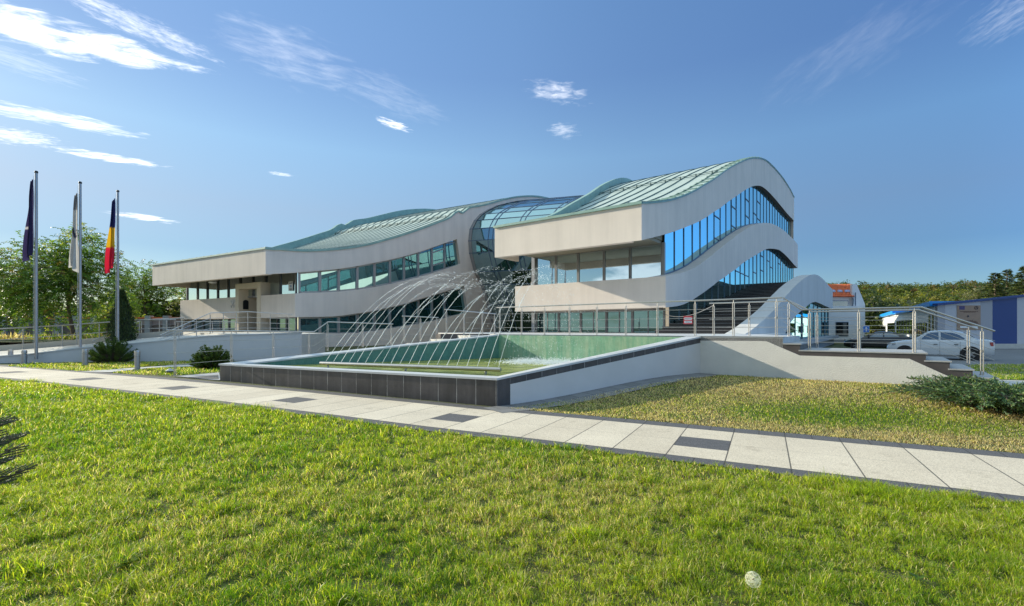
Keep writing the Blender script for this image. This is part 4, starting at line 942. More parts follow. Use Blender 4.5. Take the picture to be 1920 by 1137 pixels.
# ================================================================ foliage
def vnoise(x, y, s, seed=0):
    g = np.random.default_rng(seed).random((64, 64)); x = np.asarray(x)*s+31.7; y = np.asarray(y)*s+17.3
    xi, yi = np.floor(x).astype(int), np.floor(y).astype(int); fx, fy = x-xi, y-yi; fx = fx*fx*(3-2*fx); fy = fy*fy*(3-2*fy)
    a, b_, c, d = g[xi % 64, yi % 64], g[(xi+1) % 64, yi % 64], g[xi % 64, (yi+1) % 64], g[(xi+1) % 64, (yi+1) % 64]
    return (a*(1-fx)+b_*fx)*(1-fy)+(c*(1-fx)+d*fx)*fy
def unit(a): return a/np.maximum(1e-9, np.linalg.norm(a, axis=-1, keepdims=True))
def leaf_quads(P, D, Nrm, ln, wd):
    """diamond leaves: P base (n,3), D direction, Nrm normal; returns verts, faces"""
    S = unit(np.cross(D, Nrm)); n = len(P); ln = np.broadcast_to(ln, (n,))[:, None]; wd = np.broadcast_to(wd, (n,))[:, None]
    v = np.stack([P, P+D*ln*.45+S*wd*.5, P+D*ln, P+D*ln*.45-S*wd*.5], 1).reshape(-1, 3)
    return v, np.arange(n*4).reshape(-1, 4)
def colmix(n, pals, w=None):
    pals = np.array(pals); k = nr.choice(len(pals), n, p=w); c = pals[k]*nr.uniform(.75, 1.25, (n, 1)); return c
M['leaf'] = leafmat('tree_leaf', None, trans=.5, rough=.45); M['needle'] = leafmat('conifer_needle', None, trans=.15, rough=.5); M['blade'] = leafmat('grass_blade', None, trans=.55, rough=.42)
M['bark'] = simple('brown_bark', (.13, .095, .065), .9, var=.3, scale=12, bmp=.6, bscale=30)
# ---------------------------------------------------------------- lawns
def blades(name, regions, label):
    VS, FQ, FT, CS = [], [], [], []; base = 0
    for X, Y, hgt, wid, straw, tall in regions:
        n = len(X); Z = H(X, Y)-.006
        yaw = nr.uniform(0, 2*np.pi, n); lean = nr.uniform(.15, 1.35, n); la = nr.uniform(0, 2*np.pi, n)
        h = hgt*nr.uniform(.55, 1.25, n); w = wid*nr.uniform(.7, 1.3, n)
        sx, sy = np.cos(yaw)*w/2, np.sin(yaw)*w/2; dx, dy = np.cos(la)*lean*h, np.sin(la)*lean*h
        b0 = np.stack([X-sx, Y-sy, Z], 1); b1 = np.stack([X+sx, Y+sy, Z], 1)
        m0 = np.stack([X-sx*.8+dx*.38, Y-sy*.8+dy*.38, Z+h*.58], 1); m1 = np.stack([X+sx*.8+dx*.38, Y+sy*.8+dy*.38, Z+h*.58], 1)
        tp_ = np.stack([X+dx, Y+dy, Z+h*np.maximum(.25, 1-.33*lean**2)], 1)
        VS.append(np.stack([b0, b1, m1, m0, tp_], 1).reshape(-1, 3)); k = base+np.arange(n)*5
        FQ.append(np.stack([k, k+1, k+2, k+3], 1)); FT.append(np.stack([k+3, k+2, k+4], 1)); base += 5*n
        r = nr.random(n); c = np.zeros((n, 3))
        big = vnoise(X, Y, .55, 1)*.6+vnoise(X, Y, 1.7, 2)*.4
        g1, g2, g3 = np.array((.14, .28, .012)), np.array((.34, .45, .022)), np.array((.58, .60, .05)); st = np.array((.86, .71, .40)); br = np.array((.27, .16, .07))
        mixg = np.clip((big-.25)*1.8, 0, 1)[:, None]; c = g1*(1-mixg)+g2*mixg; q = r < .25; c[q] = g3
        ps = np.clip(straw*(.35+1.5*(big-.2)), 0, .92); q = nr.random(n) < ps; c[q] = st; q2 = q & (nr.random(n) < .3); c[q2] = br
        c *= nr.uniform(.40, 1.40, (n, 1)); CS.append(np.repeat(c, 5, axis=0))
    o = npmesh(name, np.concatenate(VS), [np.concatenate(FQ), np.concatenate(FT)], M['blade'], cols=np.concatenate(CS)); return tag(o, label, 'grass', kind='stuff')
def band_samples(bands, region):
    out = []
    for y0, y1, dn, hg, wd in bands:
        y = y0
        while y < y1-1e-6:
            ye = min(y1, y+.5); xm = 1.12*ye+.4; n = int(dn*2*xm*(ye-y)); X = nr.uniform(-xm, xm, n); Y = nr.uniform(y, ye, n); ok = region(X, Y)
            out.append((X[ok], Y[ok], hg, wd)); y = ye
    return out
def reg_front(X, Y):
    s, c = sc_of(X, Y); b_ = bend(s); return (c < 6.03+b_+.16*vnoise(X, Y, 4, 9)*vnoise(X, Y, 13, 4)) & (c > -2)
def clump(X, Y): q = .20+.55*vnoise(X, Y, 1.7, 5)+1.25*np.clip(vnoise(X, Y, 7, 6)-.25, 0, 1)**1.2+.55*vnoise(X, Y, 14, 7); return np.where(vnoise(X, Y, 10, 8)*.6+vnoise(X, Y, 23, 3)*.4 < .36, q*.22, q*1.12)
R1 = []
for X, Y, hg, wd in band_samples([(2.3, 3.6, 13500, .049, .0033), (3.6, 5, 9500, .053, .0041), (5, 7, 4200, .062, .006), (7, 10, 2400, .062, .0085), (10, 17, 1200, .062, .013)], reg_front):
    R1.append((X, Y, hg*clump(X, Y), wd, .13+.34*np.exp(-((X-.4)**2/2.2+(Y-4.9)**2/1.6))+.22*np.exp(-((X+2.2)**2/3+(Y-4.2)**2/2)), 0))
def tuft(x, y, n, r, h, wd, straw=.05):
    a = nr.uniform(0, 6.28, n); q = np.abs(nr.normal(0, r, n)); R1.append((x+np.cos(a)*q, y+np.sin(a)*q*.8, np.full(n, h)*nr.uniform(.6, 1.2, n), wd, straw, 1))
for px, n, r, h in (((420, 960), 500, .16, .11), ((1100, 1010), 450, .13, .10), ((62, 727), 200, .16, .12), ((690, 865), 300, .12, .09), ((480, 770), 200, .2, .10), ((900, 830), 200, .16, .09), ((1330, 985), 260, .09, .09), ((60, 1075), 250, .1, .10), ((640, 1130), 250, .09, .10), ((1220, 905), 250, .12, .09)):
    p = onz(*px); tuft(p.x, p.y, n, r, h, .006)
for i in range(26): p = onz(1530+i*9, 900+i*1.6+rnd.uniform(-4, 14)); tuft(p.x, p.y-.05, 90, .10, .11, .005)
blades('grass', R1, 'yellow green mown lawn in the foreground, thick with tufts')
def inpoly(poly):
    P = np.array(poly)
    def f(X, Y):
        ins_ = np.zeros(len(X), bool); j = len(P)-1
        for i in range(len(P)):
            xi, yi, xj, yj = P[i, 0], P[i, 1], P[j, 0], P[j, 1]
            ins_ ^= ((yi > Y) != (yj > Y)) & (X < (xj-xi)*(Y-yi)/(yj-yi+1e-12)+xi); j = i
        return ins_
    return f
q0 = PB+STRIP_D*(-.25)+STRIP_N*(STRIP_W+.02); q1 = PC_+STRIP_N*(STRIP_W*.9)+V((UX[0], UX[1], 0))*-.02
e1 = xy_of(0.0, 8.52); e2 = xy_of(-16, 8.52); pe = PW.pos(K[5]+.02, 0)
k0 = (q0.x, q0.y)
LAWN_R = [xy_of(sc_of(q0.x, q0.y)[0]+.25, 8.50), xy_of(-16, 8.50), (19.5, 5.4), (10.9, 9.35), (pe.x, pe.y-.1), tuple(PW.pos(5.2, 0)-UX3*.03)[:2], (q1.x, q1.y)]
fR = inpoly(LAWN_R)
R2 = []
for X, Y, hg, wd in band_samples([(4.5, 8, 3000, .055, .006), (8, 11, 2000, .055, .0085), (11, 15, 1300, .055, .011)], fR):
    s, c = sc_of(X, Y); st = .62+.45*(1-sm(8.5, 9.8, c))+.35*vnoise(X, Y, .9, 12)-.9*np.exp(-((s+1.2)**2/4+(c-10.3)**2/1.2))*.7
    R2.append((X, Y, hg*(.42+.5*vnoise(X, Y, 5, 5)), wd, st*1.15, 0))
blades('grass', R2, 'dry straw coloured lawn between the footpath and the white plinth wall')
VER = gpts([(1795, 690), (1835, 684), (1935, 684), (1990, 714), (1845, 710)])
GL1 = gpts([(10, 686.5), (60, 682), (150, 680), (300, 678.5), (425, 677.5), (405, 680.5), (330, 684), (252, 689), (205, 694.5), (150, 696.5), (60, 691)]); GL2 = gpts([(210, 699.5), (290, 691), (412, 687), (414, 698), (330, 704.5), (260, 702.5)])
R3 = []
for g in (GL1, GL2, VER):
    f = inpoly(g); P = np.array(g); n = int(700*(np.ptp(P[:, 0])*np.ptp(P[:, 1]))); X = nr.uniform(P[:, 0].min(), P[:, 0].max(), n); Y = nr.uniform(P[:, 1].min(), P[:, 1].max(), n); ok = f(X, Y)
    R3.append((X[ok], Y[ok], .06*clump(X[ok], Y[ok]), .014, .30, 0))
blades('grass', R3, 'small green lawn patches at the ramp wall and the car park')
P = np.array([at(x, 640, 24.9) for x in range(-80, 250, 3)]); X = np.concatenate([P[:, 0]+nr.normal(0, .1, len(P)) for _ in range(14)]); Y = np.concatenate([P[:, 1]+nr.uniform(-.1, 1.2, len(P)) for _ in range(14)])
def raised(o, dz):
    for v in o.data.vertices: v.co.z += dz
o = blades('dry_weeds', [(X, Y, .36, .025, .75, 0)], 'dry straw weeds behind the cream kerb wall'); raised(o, .75)
# ground strip behind the ramp
struct(polysheet('back_yard', [(-45, 24.6), (-16.5, 25.2), (-16.6, 44), (-60, 44)], 0, M['soil'], step=2, z=.9))
# ---------------------------------------------------------------- broad leaved weeds
VS, FQ, CS, nb = [], [], [], 0
for x, y, r in ((345, 830, .10), (255, 862, .13), (372, 905, .10), (240, 1060, .14), (200, 1075, .10), (150, 1085, .08), (640, 868, .08), (325, 828, .07), (715, 905, .09), (395, 1040, .08), (1185, 1092, .07), (1345, 1010, .07), (1720, 1090, .09), (980, 700, .05), (150, 735, .10)):
    p = onz(x, y); n = rnd.randint(7, 12); a = np.linspace(0, 6.28, n, endpoint=False)+nr.uniform(0, .5, n); el = nr.uniform(.12, .6, n)
    D = np.stack([np.cos(a)*np.cos(el), np.sin(a)*np.cos(el), np.sin(el)], 1); up = np.tile([0, 0, 1.0], (n, 1)); Nn = unit(up-D*(D[:, 2:3]))
    v, f = leaf_quads(np.tile([p.x, p.y, .015], (n, 1))+nr.normal(0, .01, (n, 3))*[1, 1, 0], D, Nn, r*.8*nr.uniform(.6, 1.2, n), r*.30); VS.append(v); FQ.append(f+nb); nb += len(v); CS.append(np.repeat(colmix(n, [(.17, .27, .03), (.12, .21, .025)]), 4, 0))
tag(npmesh('weeds', np.concatenate(VS), [np.concatenate(FQ)], M['blade'], cols=np.concatenate(CS)), 'broad leaved weeds scattered in the foreground lawn', 'weeds', kind='stuff')
# ---------------------------------------------------------------- dandelion clock
p = onz(1412, 1087, .155); g0 = V((p.x-.01, p.y+.01, 0)); o = thing('dandelion', 'white dandelion seed head standing in the foreground grass', 'flower', tuple(g0))
mb = MB(); mb.tube([g0, g0.lerp(p, .5)+V((.006, 0, 0)), p], .0028, 6); mb.build('stem', simple('green_stem', (.14, .19, .05), .6), o)
mb = MB(); hr = .041
for _ in range(300):
    d = V((rnd.gauss(0, 1), rnd.gauss(0, 1), rnd.gauss(0, 1))).normalized(); e = p+d*hr*rnd.uniform(.9, 1); a = d.orthogonal().normalized(); c = d.cross(a)
    mb.add([p+d*.008+a*.0004, p+d*.008-a*.0004, e], [(0, 1, 2)])
    for k in range(6):
        t = k*1.047+rnd.random(); w = a*math.cos(t)+c*math.sin(t); w2 = a*math.cos(t+.25)+c*math.sin(t+.25); mb.add([e, e+w*.006+d*.003, e+w2*.006+d*.003], [(0, 1, 2)])
mb.build('seed_head', leafmat('seed_fluff', (.80, .78, .74), var=.05, trans=.4), o, fix=False)
mb = MB(); mb.lathe(p, [(0, -.010), (.009, -.004), (.009, .004), (0, .010)], 10); mb.build('seed_core', simple('brown_core', (.16, .11, .06), .8), o, smooth=60)
# ---------------------------------------------------------------- pinnate trees (false acacia)
def trunk(o, base, top, r0, r1, limbs=(), m=None):
    mb = MB(); base, top = V(base), V(top); n = 7; pts = [base.lerp(top, i/n)+V((rnd.gauss(0, r0*.35), rnd.gauss(0, r0*.35), 0))*(0 if i == 0 else 1) for i in range(n+1)]
    mb.tube(pts, [r0*(1.25 if i == 0 else 1)*(1-i/n)+r1*i/n for i in range(n+1)], 9)
    for e in limbs:
        k = rnd.uniform(.45, .95); s = base.lerp(top, k); e = V(e); md = s.lerp(e, .5)+V((0, 0, .08*(e-s).length)); mb.tube([s, md, e], [r0*.45, r0*.3, r0*.1], 6)
    return mb.build('trunk', m or M['bark'], o, smooth=60)
def pinnate_tree(name, label, base, ctr, rad, nfr, pal, group, seed, trunk_r=.11, lobes=9, leafl=.13, frond=.75, w=None):
    rg = np.random.default_rng(seed); ctr = np.array(ctr, float); rad = np.array(rad, float); base = V(base)
    o = thing(name, label, 'tree', tuple(base), group)
    L = unit(rg.normal(size=(lobes, 3)))*rg.uniform(.35, .72, (lobes, 1)); L[:, 2] = L[:, 2]*.9; LC = ctr+L*rad; LR = rg.uniform(.34, .58, lobes)
    k = rg.integers(0, lobes, nfr); d = unit(rg.normal(size=(nfr, 3))); rr = rg.uniform(.25, 1, (nfr, 1))**.55
    S = LC[k]+d*rr*LR[k][:, None]*rad                       # frond starts
    out = unit((S-ctr)/rad+rg.normal(0, .45, (nfr, 3))); out[:, 2] = out[:, 2]*.5+.10; out = unit(out); FL = frond*rg.uniform(.6, 1.25, nfr)
    np_ = 8; P, D, Nn = [], [], []
    for j in range(np_):
        t = (j+.6)/np_; pos = S+out*(FL*t)[:, None]+np.array([0, 0, -1.0])*(.38*FL*t*t)[:, None]; tan = unit(out+np.array([0, 0, -.76])*t)
        sd = unit(np.cross(tan, np.array([0, 0, 1.0])+rg.normal(0, .25, (nfr, 3)))); up = unit(np.cross(sd, tan))
        for sgn in (-1, 1): dd = unit(sd*sgn+tan*.45+up*rg.normal(0, .25, (nfr, 1))+np.array([0, 0, -.25])); P.append(pos); D.append(dd); Nn.append(unit(up+rg.normal(0, .3, (nfr, 3))))
    P, D, Nn = map(np.concatenate, (P, D, Nn)); n = len(P); v, f = leaf_quads(P, D, Nn, leafl*rg.uniform(.75, 1.25, n), leafl*.46*rg.uniform(.8, 1.2, n))
    fc = colmix(nfr, pal, w); c = np.tile(fc, (np_*2, 1))*rg.uniform(.85, 1.15, (n, 1))
    npmesh('crown', v, [f], M['leaf'], o, cols=np.repeat(c, 4, 0))
    trunk(o, base, V(ctr)+V((0, 0, rad[2]*.3)), trunk_r, trunk_r*.3, [tuple(x) for x in LC])
    return o
PALG = [(.065, .13, .02), (.11, .20, .024), (.20, .30, .03), (.33, .36, .05), (.24, .16, .055)]
pinnate_tree('leafy_tree', 'tall green tree with drooping pinnate leaves behind the middle flagpole', at(138, 640, 25.6)+V((0, 0, -.3)), at(118, 518, 25.6), (3.1, 2.7, 3.2), 2500, PALG, 'trees behind the ramp', 1, lobes=14, w=[.36, .33, .18, .08, .05])
pinnate_tree('leafy_tree', 'green tree with yellowish leaves between the thuja and the building', at(275, 640, 48)+V((0, 0, -.9)), at(270, 560, 48), (4.2, 3.2, 3.9), 1900, PALG, 'trees behind the ramp', 2, lobes=11, w=[.28, .38, .25, .06, .03], leafl=.16)
pinnate_tree('leafy_tree', 'green tree cut by the left edge of the picture behind the dark flag', at(-30, 640, 31)+V((0, 0, -.6)), at(8, 565, 31), (3.6, 2.6, 3.0), 1150, PALG, 'trees behind the ramp', 3, lobes=11, w=[.26, .36, .27, .08, .03], leafl=.15)
pinnate_tree('thin_tree', 'thin airy tree showing under the eave at the left end of the building', at(352, 640, 56)+V((0, 0, -1)), at(352, 565, 56), (3.6, 3, 3.4), 600, PALG, 'trees behind the ramp', 4, lobes=9, leafl=.2, frond=1.0)
pinnate_tree('leafy_tree', 'low bushy tree between the two rear flagpoles, its leaves lit through', at(205, 640, 31)+V((0, 0, -.5)), at(200, 588, 31), (1.9, 1.7, 1.7), 700, PALG, 'trees behind the ramp', 6, lobes=6, w=[.1, .3, .4, .17, .03])
# ---------------------------------------------------------------- thuja, mugo pines, juniper, spruce
def cone_shrub(base, h, r, n, pal):
    t = nr.random(n)**.8; a = nr.uniform(0, 6.28, n); rr = r*np.where(t < .25, .75+t, np.power(np.clip(1-(t-.25)/.75, 0, 1), .75))*nr.uniform(.72, 1.06, n)
    rr *= 1+.12*np.sin(a*5+t*9)
    P = np.stack([base.x+np.cos(a)*rr, base.y+np.sin(a)*rr, base.z+t*h*.97], 1); D = unit(np.stack([np.cos(a)*.5, np.sin(a)*.5, np.full(n, .9)], 1)+nr.normal(0, .25, (n, 3))); Nn = unit(np.stack([np.cos(a), np.sin(a), np.full(n, .1)], 1)+nr.normal(0, .5, (n, 3)))
    v, f = leaf_quads(P, D, Nn, nr.uniform(.07, .15, n), nr.uniform(.03, .055, n)); return v, f, np.repeat(colmix(n, pal), 4, 0)
b_ = at(229, 655, 23.6); o = thing('thuja', 'slim dark columnar thuja beside the rear flagpole', 'shrub', tuple(b_)); v, f, c = cone_shrub(b_, 2.95, .56, 5200, [(.03, .055, .016), (.04, .07, .02), (.06, .085, .02)])
npmesh('foliage', v, [f], M['needle'], o, cols=c); mb = MB(); mb.lathe(b_, [(.36, 0), (.42, .6), (.30, 1.6), (.02, 2.75)], 10); mb.build('inner_branches', simple('dark_twigs', (.025, .032, .014), .95), o)
def needle_fan(P, D, n, ln, wd, spread):
    """n needles around every shoot P with axis D"""
    P = np.repeat(P, n, 0); D0 = np.repeat(D, n, 0); rv = unit(np.cross(D0, unit(nr.normal(size=D0.shape)))); D1 = unit(D0+rv*spread*nr.uniform(.6, 1.2, (len(P), 1))); Nn = unit(np.cross(D1, nr.normal(size=D1.shape)))
    return P, D1, Nn, ln*nr.uniform(.7, 1.15, len(P)), wd
def mugo(name, label, px, w, h, Yo=0):
    (x, y), = gpts([px]); b_ = V((x, y+Yo, Hz(x, y)-.03)); o = thing(name, label, 'shrub', tuple(b_)); mb = MB(); ns = 150; SP, SD = [], []
    for i in range(ns):
        a = rnd.uniform(0, 6.28); el = math.acos(rnd.uniform(.0, .98)); d = V((math.cos(a)*math.sin(el), math.sin(a)*math.sin(el), math.cos(el)*.9+.08)); q = rnd.uniform(.7, 1.05); tip = b_+V((d.x*w/2*q, d.y*w/2*q, d.z*h*q+.04)); md = b_.lerp(tip, .5)+V((0, 0, -.05*h)); mb.tube([b_+V((0, 0, .02)), md, tip], [.016, .012, .008], 5)
        dd = (V((d.x, d.y, d.z*.6+.75))).normalized()
        for k in range(7): SP.append(tuple(md.lerp(tip, .35+.65*k/6)+dd*(.02*k))); SD.append(tuple(dd))
    mb.build('branches', M['bark'], o); P, D, Nn, ln, wd = needle_fan(np.array(SP), np.array(SD), 30, .085, .014, .75); v, f = leaf_quads(P, D, Nn, ln, wd); npmesh('needles', v, [f], M['needle'], o, cols=np.repeat(colmix(len(P), [(.06, .11, .02), (.10, .16, .03), (.16, .21, .04)]), 4, 0))
mugo('mugo_pine', 'rounded dwarf pine in front of the thuja and ramp wall', (211, 679.5), 1.55, .85)
mugo('mugo_pine', 'rounded dwarf pine behind the railing post beside the fountain corner', (397, 690), 1.12, .74)
# creeping juniper
jc = V((8.9, 8.55, 0)); jc.z = Hz(jc.x, jc.y); o = thing('juniper', 'spreading blue green juniper at the right edge of the dry lawn', 'shrub', tuple(jc)); mb = MB(); SP, SD, LN = [], [], []
for i in range(330):
    a = rnd.uniform(0, 6.28); L = rnd.uniform(.55, 1.0)*(1.75+.35*math.cos(a-2.5)); el = rnd.uniform(.05, .62) if i % 4 else rnd.uniform(.5, 1.0); L *= 1-.35*el
    st = jc+V((rnd.gauss(0, .42), rnd.gauss(0, .42), .03)); tip = st+V((math.cos(a)*math.cos(el)*L*.8, math.sin(a)*math.cos(el)*L*.8, math.sin(el)*L*.44)); md = st.lerp(tip, .55)+V((0, 0, .10*L)); mb.tube([st, md, tip], [.009, .006, .002], 4, caps=False)
    for k in range(30):
        t = .12+.88*k/29; p = (st.lerp(md, t/.55) if t < .55 else md.lerp(tip, (t-.55)/.45)); d = (tip-md).normalized(); r = V((rnd.gauss(0, 1), rnd.gauss(0, 1), rnd.gauss(0, .7)+.3)).normalized(); SP.append(tuple(p)); SD.append(tuple((d*.9+r*.75).normalized())); LN.append(.15*(1.25-t)*rnd.uniform(.6, 1.2)+.02)
mb.build('branches', M['bark'], o); P = np.array(SP); D = np.array(SD); LN = np.array(LN); PP, DD, LL = [P], [D], [LN]
for k in (.3, .5, .7):
    for s in (-1, 1): q = unit(np.cross(D, nr.normal(size=D.shape))); PP.append(P+D*(LN*k)[:, None]); DD.append(unit(D+q*.8)); LL.append(LN*.42)
P, D, LN = map(np.concatenate, (PP, DD, LL)); Nn = unit(np.cross(D, nr.normal(size=D.shape))); v, f = leaf_quads(P, D, Nn, LN, .012+LN*.07); npmesh('foliage', v, [f], M['needle'], o, cols=np.repeat(colmix(len(P), [(.08, .155, .07), (.12, .21, .09), (.17, .23, .06), (.05, .09, .045)]), 4, 0))
# spruce at the left edge, only branch tips reach into the picture
sb = V((-3.28, 2.64, 0)); o = thing('spruce', 'young spruce whose branch tips reach in at the left edge', 'tree', tuple(sb)); mb = MB(); mb.tube([sb+V((0, 0, -.05)), sb+V((0, 0, 1.32))], [.045, .008], 8); mb.build('trunk', M['bark'], o); mb = MB(); SP, SD = [], []
for lv in range(5):
    z = .62+lv*.11; R_ = .53-.035*lv
    for k in range(7):
        a = k*.8976+lv*.37+rnd.uniform(-.12, .12); d = V((math.cos(a), math.sin(a), .28)).normalized(); L = R_*rnd.uniform(.85, 1.02); st = sb+V((0, 0, z)); mb.tube([st, st+d*L*.5+V((0, 0, -.03)), st+d*L], [.012, .008, .004], 5)
        subs = [(st, d, L)]
        for q in (.35, .5, .65, .8):
            for s in (-1, 1): dd = (d+V((-d.y, d.x, 0))*(s*.9)).normalized(); subs.append((st+d*L*q, dd, L*(1-q)*.75+.04)); mb.tube([st+d*L*q, st+d*L*q+dd*(L*(1-q)*.75+.04)], [.005, .003], 4)
        for s_, d_, l_ in subs:
            n = int(l_/.014); 
            for j in range(n): SP.append(tuple(s_+d_*(l_*(.1+.9*j/n)))); SD.append(tuple(d_))
mb.build('branches', M['bark'], o); P, D, Nn, ln, wd = needle_fan(np.array(SP), np.array(SD), 7, .023, .0021, 1.0); v, f = leaf_quads(P, D, Nn, ln, wd); npmesh('needles', v, [f], M['needle'], o, cols=np.repeat(colmix(len(P), [(.05, .10, .04), (.07, .12, .045), (.10, .14, .04)]), 4, 0))
# ================================================================ cars
def car(name, label, ctr, fwd, L, Wd, Ht, paint, prof, cab, group='cars parked in the car park', wheel_r=.315):
    """prof: [(x, zbelt, halfwidth factor)] nose to tail in 0..1; cab: roof points (x, z) and glass lines"""
    f = V((fwd[0], fwd[1], 0)).normalized(); lft = V((-f.y, f.x, 0)); c = V(ctr); o = thing(name, label, 'car', tuple(c), group); up = V((0, 0, 1))
    Pp = lambda x, y, z: c+f*(L/2-x*L)+lft*y+up*z
    xs = [p[0] for p in prof]; fz = lerp_curve([(p[0], p[1]) for p in prof]); fw = lerp_curve([(p[0], p[2]) for p in prof]); fb = lerp_curve([(0, .30), (.06, .20), (.5, .17), (.94, .22), (1, .34)])
    st = frange(0, 1, .025); rings = []
    for x in st:
        hw, zt, zb = Wd/2*fw(x), fz(x), fb(x); zm = min(.58, zt-.12); half = [(hw*.86, zb), (hw*.97, zb+.10), (hw, zm), (hw*.985, zt-.07), (hw*.95, zt-.015), (hw*.86, zt)]; mid = [(hw*.4, zt+.018)]
        rings.append([Pp(x, y, z) for y, z in half+mid]+[Pp(x, -y, z) for y, z in reversed(half+mid)])
    mb = MB(); n = len(rings[0])
    for r in rings: mb.v += [tuple(p) for p in r]
    for i in range(len(rings)-1):
        for k in range(n): mb.f.append([i*n+k, i*n+(k+1) % n, (i+1)*n+(k+1) % n, (i+1)*n+k])
    mb.f.append(list(range(n))); mb.f.append(list(range((len(rings)-1)*n, len(rings)*n))[::-1])
    # greenhouse: roof skin and pillars as one painted shell
    fr = lerp_curve(cab['roof']); x0, x1 = cab['roof'][0][0], cab['roof'][-1][0]; cs = frange(x0, x1, .02); b = len(mb.v); m_ = 8
    def hwr(x, z): zb_ = fz(x)-.02; k = (z-zb_)/max(.05, Ht-zb_); return Wd/2*(.93-.17*max(0, k))
    for x in cs:
        z = max(fr(x), fz(x)); zb_ = fz(x)-.03; h0, h1 = hwr(x, zb_), hwr(x, z)
        for y, zz in ((h0, zb_), (h0*.35+h1*.65, zb_*.35+z*.65), (h1, z-.03*(z > zb_+.06)), (h1*.8, z+.005), (-h1*.8, z+.005), (-h1, z-.03*(z > zb_+.06)), (-(h0*.35+h1*.65), zb_*.35+z*.65), (-h0, zb_)): mb.v.append(tuple(Pp(x, y, zz)))
    for i in range(len(cs)-1):
        for k in range(m_-1): mb.f.append([b+i*m_+k, b+i*m_+k+1, b+(i+1)*m_+k+1, b+(i+1)*m_+k])
    body = mb.build('body', paint, o, smooth=38)
    gm = M['glass_car']
    def sidewin(pts, nm):
        for s in (1, -1):
            mb = MB(); mb.add([Pp(x, s*(hwr(x, z)+.012), z) for x, z in pts], [tuple(range(len(pts)))]); mb.build(nm, gm, o)
    for w in cab['side']: sidewin(w, 'side_window')
    for nm, (xa, xb) in (('windscreen', cab['screen']), ('rear_window', cab['rear'])):
        mb = MB(); q = frange(xa, xb, .02); A = [Pp(x, hwr(x, fr(x))*.86, fr(x)+.016) for x in q]; B = [Pp(x, -hwr(x, fr(x))*.86, fr(x)+.016) for x in q]; mb.strip(A, B); mb.build(nm, gm, o)
    for xw in cab['wheels']:
        for s in (1, -1):
            y = s*(Wd/2-.10); ctrw = Pp(xw, y, wheel_r); mb = MB(); mb.lathe(Pp(xw, s*(Wd/2*fw(xw)-.03), wheel_r+.015), [(.0, .036), (wheel_r+.065, .036), (wheel_r+.085, .02), (wheel_r+.085, -.02)], 28, ax=tuple(lft*s)); mb.build('wheel_arch', M['black'], o)
            w = MB(); w.lathe(ctrw, [(wheel_r*.62, .10), (wheel_r*.9, .115), (wheel_r, .08), (wheel_r, -.10), (wheel_r*.6, -.1)], 26, ax=tuple(lft*s)); wo = w.build('wheel', M['rubber'], o, smooth=40)
            w = MB(); w.lathe(ctrw, [(0, .115), (.05, .12), (.07, .10)], 12, ax=tuple(lft*s)); w.lathe(ctrw, [(wheel_r*.55, .085), (wheel_r*.64, .12), (wheel_r*.66, .10)], 26, ax=tuple(lft*s))
            for k in range(5): a = k*1.2566; e = f*math.cos(a)+up*math.sin(a); w.bar(ctrw+e*.04+lft*s*.10, ctrw+e*wheel_r*.6+lft*s*.105, .07, .03, up=tuple(lft))
            w.build('rim', M['steel_dull'], wo, smooth=40)
    for s in (1, -1):
        mb = MB(); mb.slab([Pp(x, s*Wd/2*fw(x)*k, z) for x, k, z in ((.005, .72, .80), (.03, .93, .82), (.09, .99, .86))], [Pp(x, s*Wd/2*fw(x)*k, z) for x, k, z in ((.005, .70, .66), (.03, .95, .66), (.09, 1.0, .76))], lft*s*.02+f*.02); mb.build('headlight', M['headlamp'], o)
        mb = MB(); mb.slab([Pp(x, s*(Wd/2*fw(x)*k+.006), z) for x, k, z in ((.955, 1.0, .93), (.985, .97, .94), (1.003, .80, .93))], [Pp(x, s*(Wd/2*fw(x)*k+.006), z) for x, k, z in ((.965, 1.0, .76), (.985, .98, .74), (1.003, .80, .76))], lft*s*.012-f*.012); mb.build('tail_light', M['tail'], o)
        mb = MB(); p = Pp(cab['mirror'], s*(Wd/2+.08), fz(cab['mirror'])+.08); mb.box(p, .10, .17, .13, ax=(f.x, f.y)); mb.build('mirror', paint, o)
        for xh in cab['handles']: mb = MB(); mb.bar(Pp(xh-.018, s*(Wd/2*fw(xh)+.012), .80), Pp(xh+.018, s*(Wd/2*fw(xh)+.012), .80), .03, .03); mb.build('door_handle', M['black'], o)
        mb = MB()
        for xd in cab['seams']: mb.bar(Pp(xd, s*(Wd/2*fw(xd)+.001), .30), Pp(xd, s*(Wd/2*fw(xd)*.985+.002), fz(xd)-.07), .008, .008, up=tuple(f))
        mb.build('door_seam', M['black'], o)
    mb = MB(); mb.bar(Pp(-.003, -.5, .42), Pp(-.003, .5, .42), .02, .16); mb.build('grille', M['black'], o)
    return o
def paintmat(name, col, coat=1):
    m, nt, b = newmat(name); b.inputs['Base Color'].default_value = (*col, 1); b.inputs['Roughness'].default_value = .35; b.inputs['Coat Weight'].default_value = coat; b.inputs['Coat Roughness'].default_value = .04; return m
M['car_white'] = paintmat('white_car_paint', (.66, .68, .70)); M['car_black'] = paintmat('black_car_paint', (.012, .012, .014)); M['headlamp'] = simple('headlamp_lens', (.30, .33, .36), .1, spec=1); M['tail'] = simple('red_lens', (.35, .01, .01), .2)
FW = (-.78, .626)
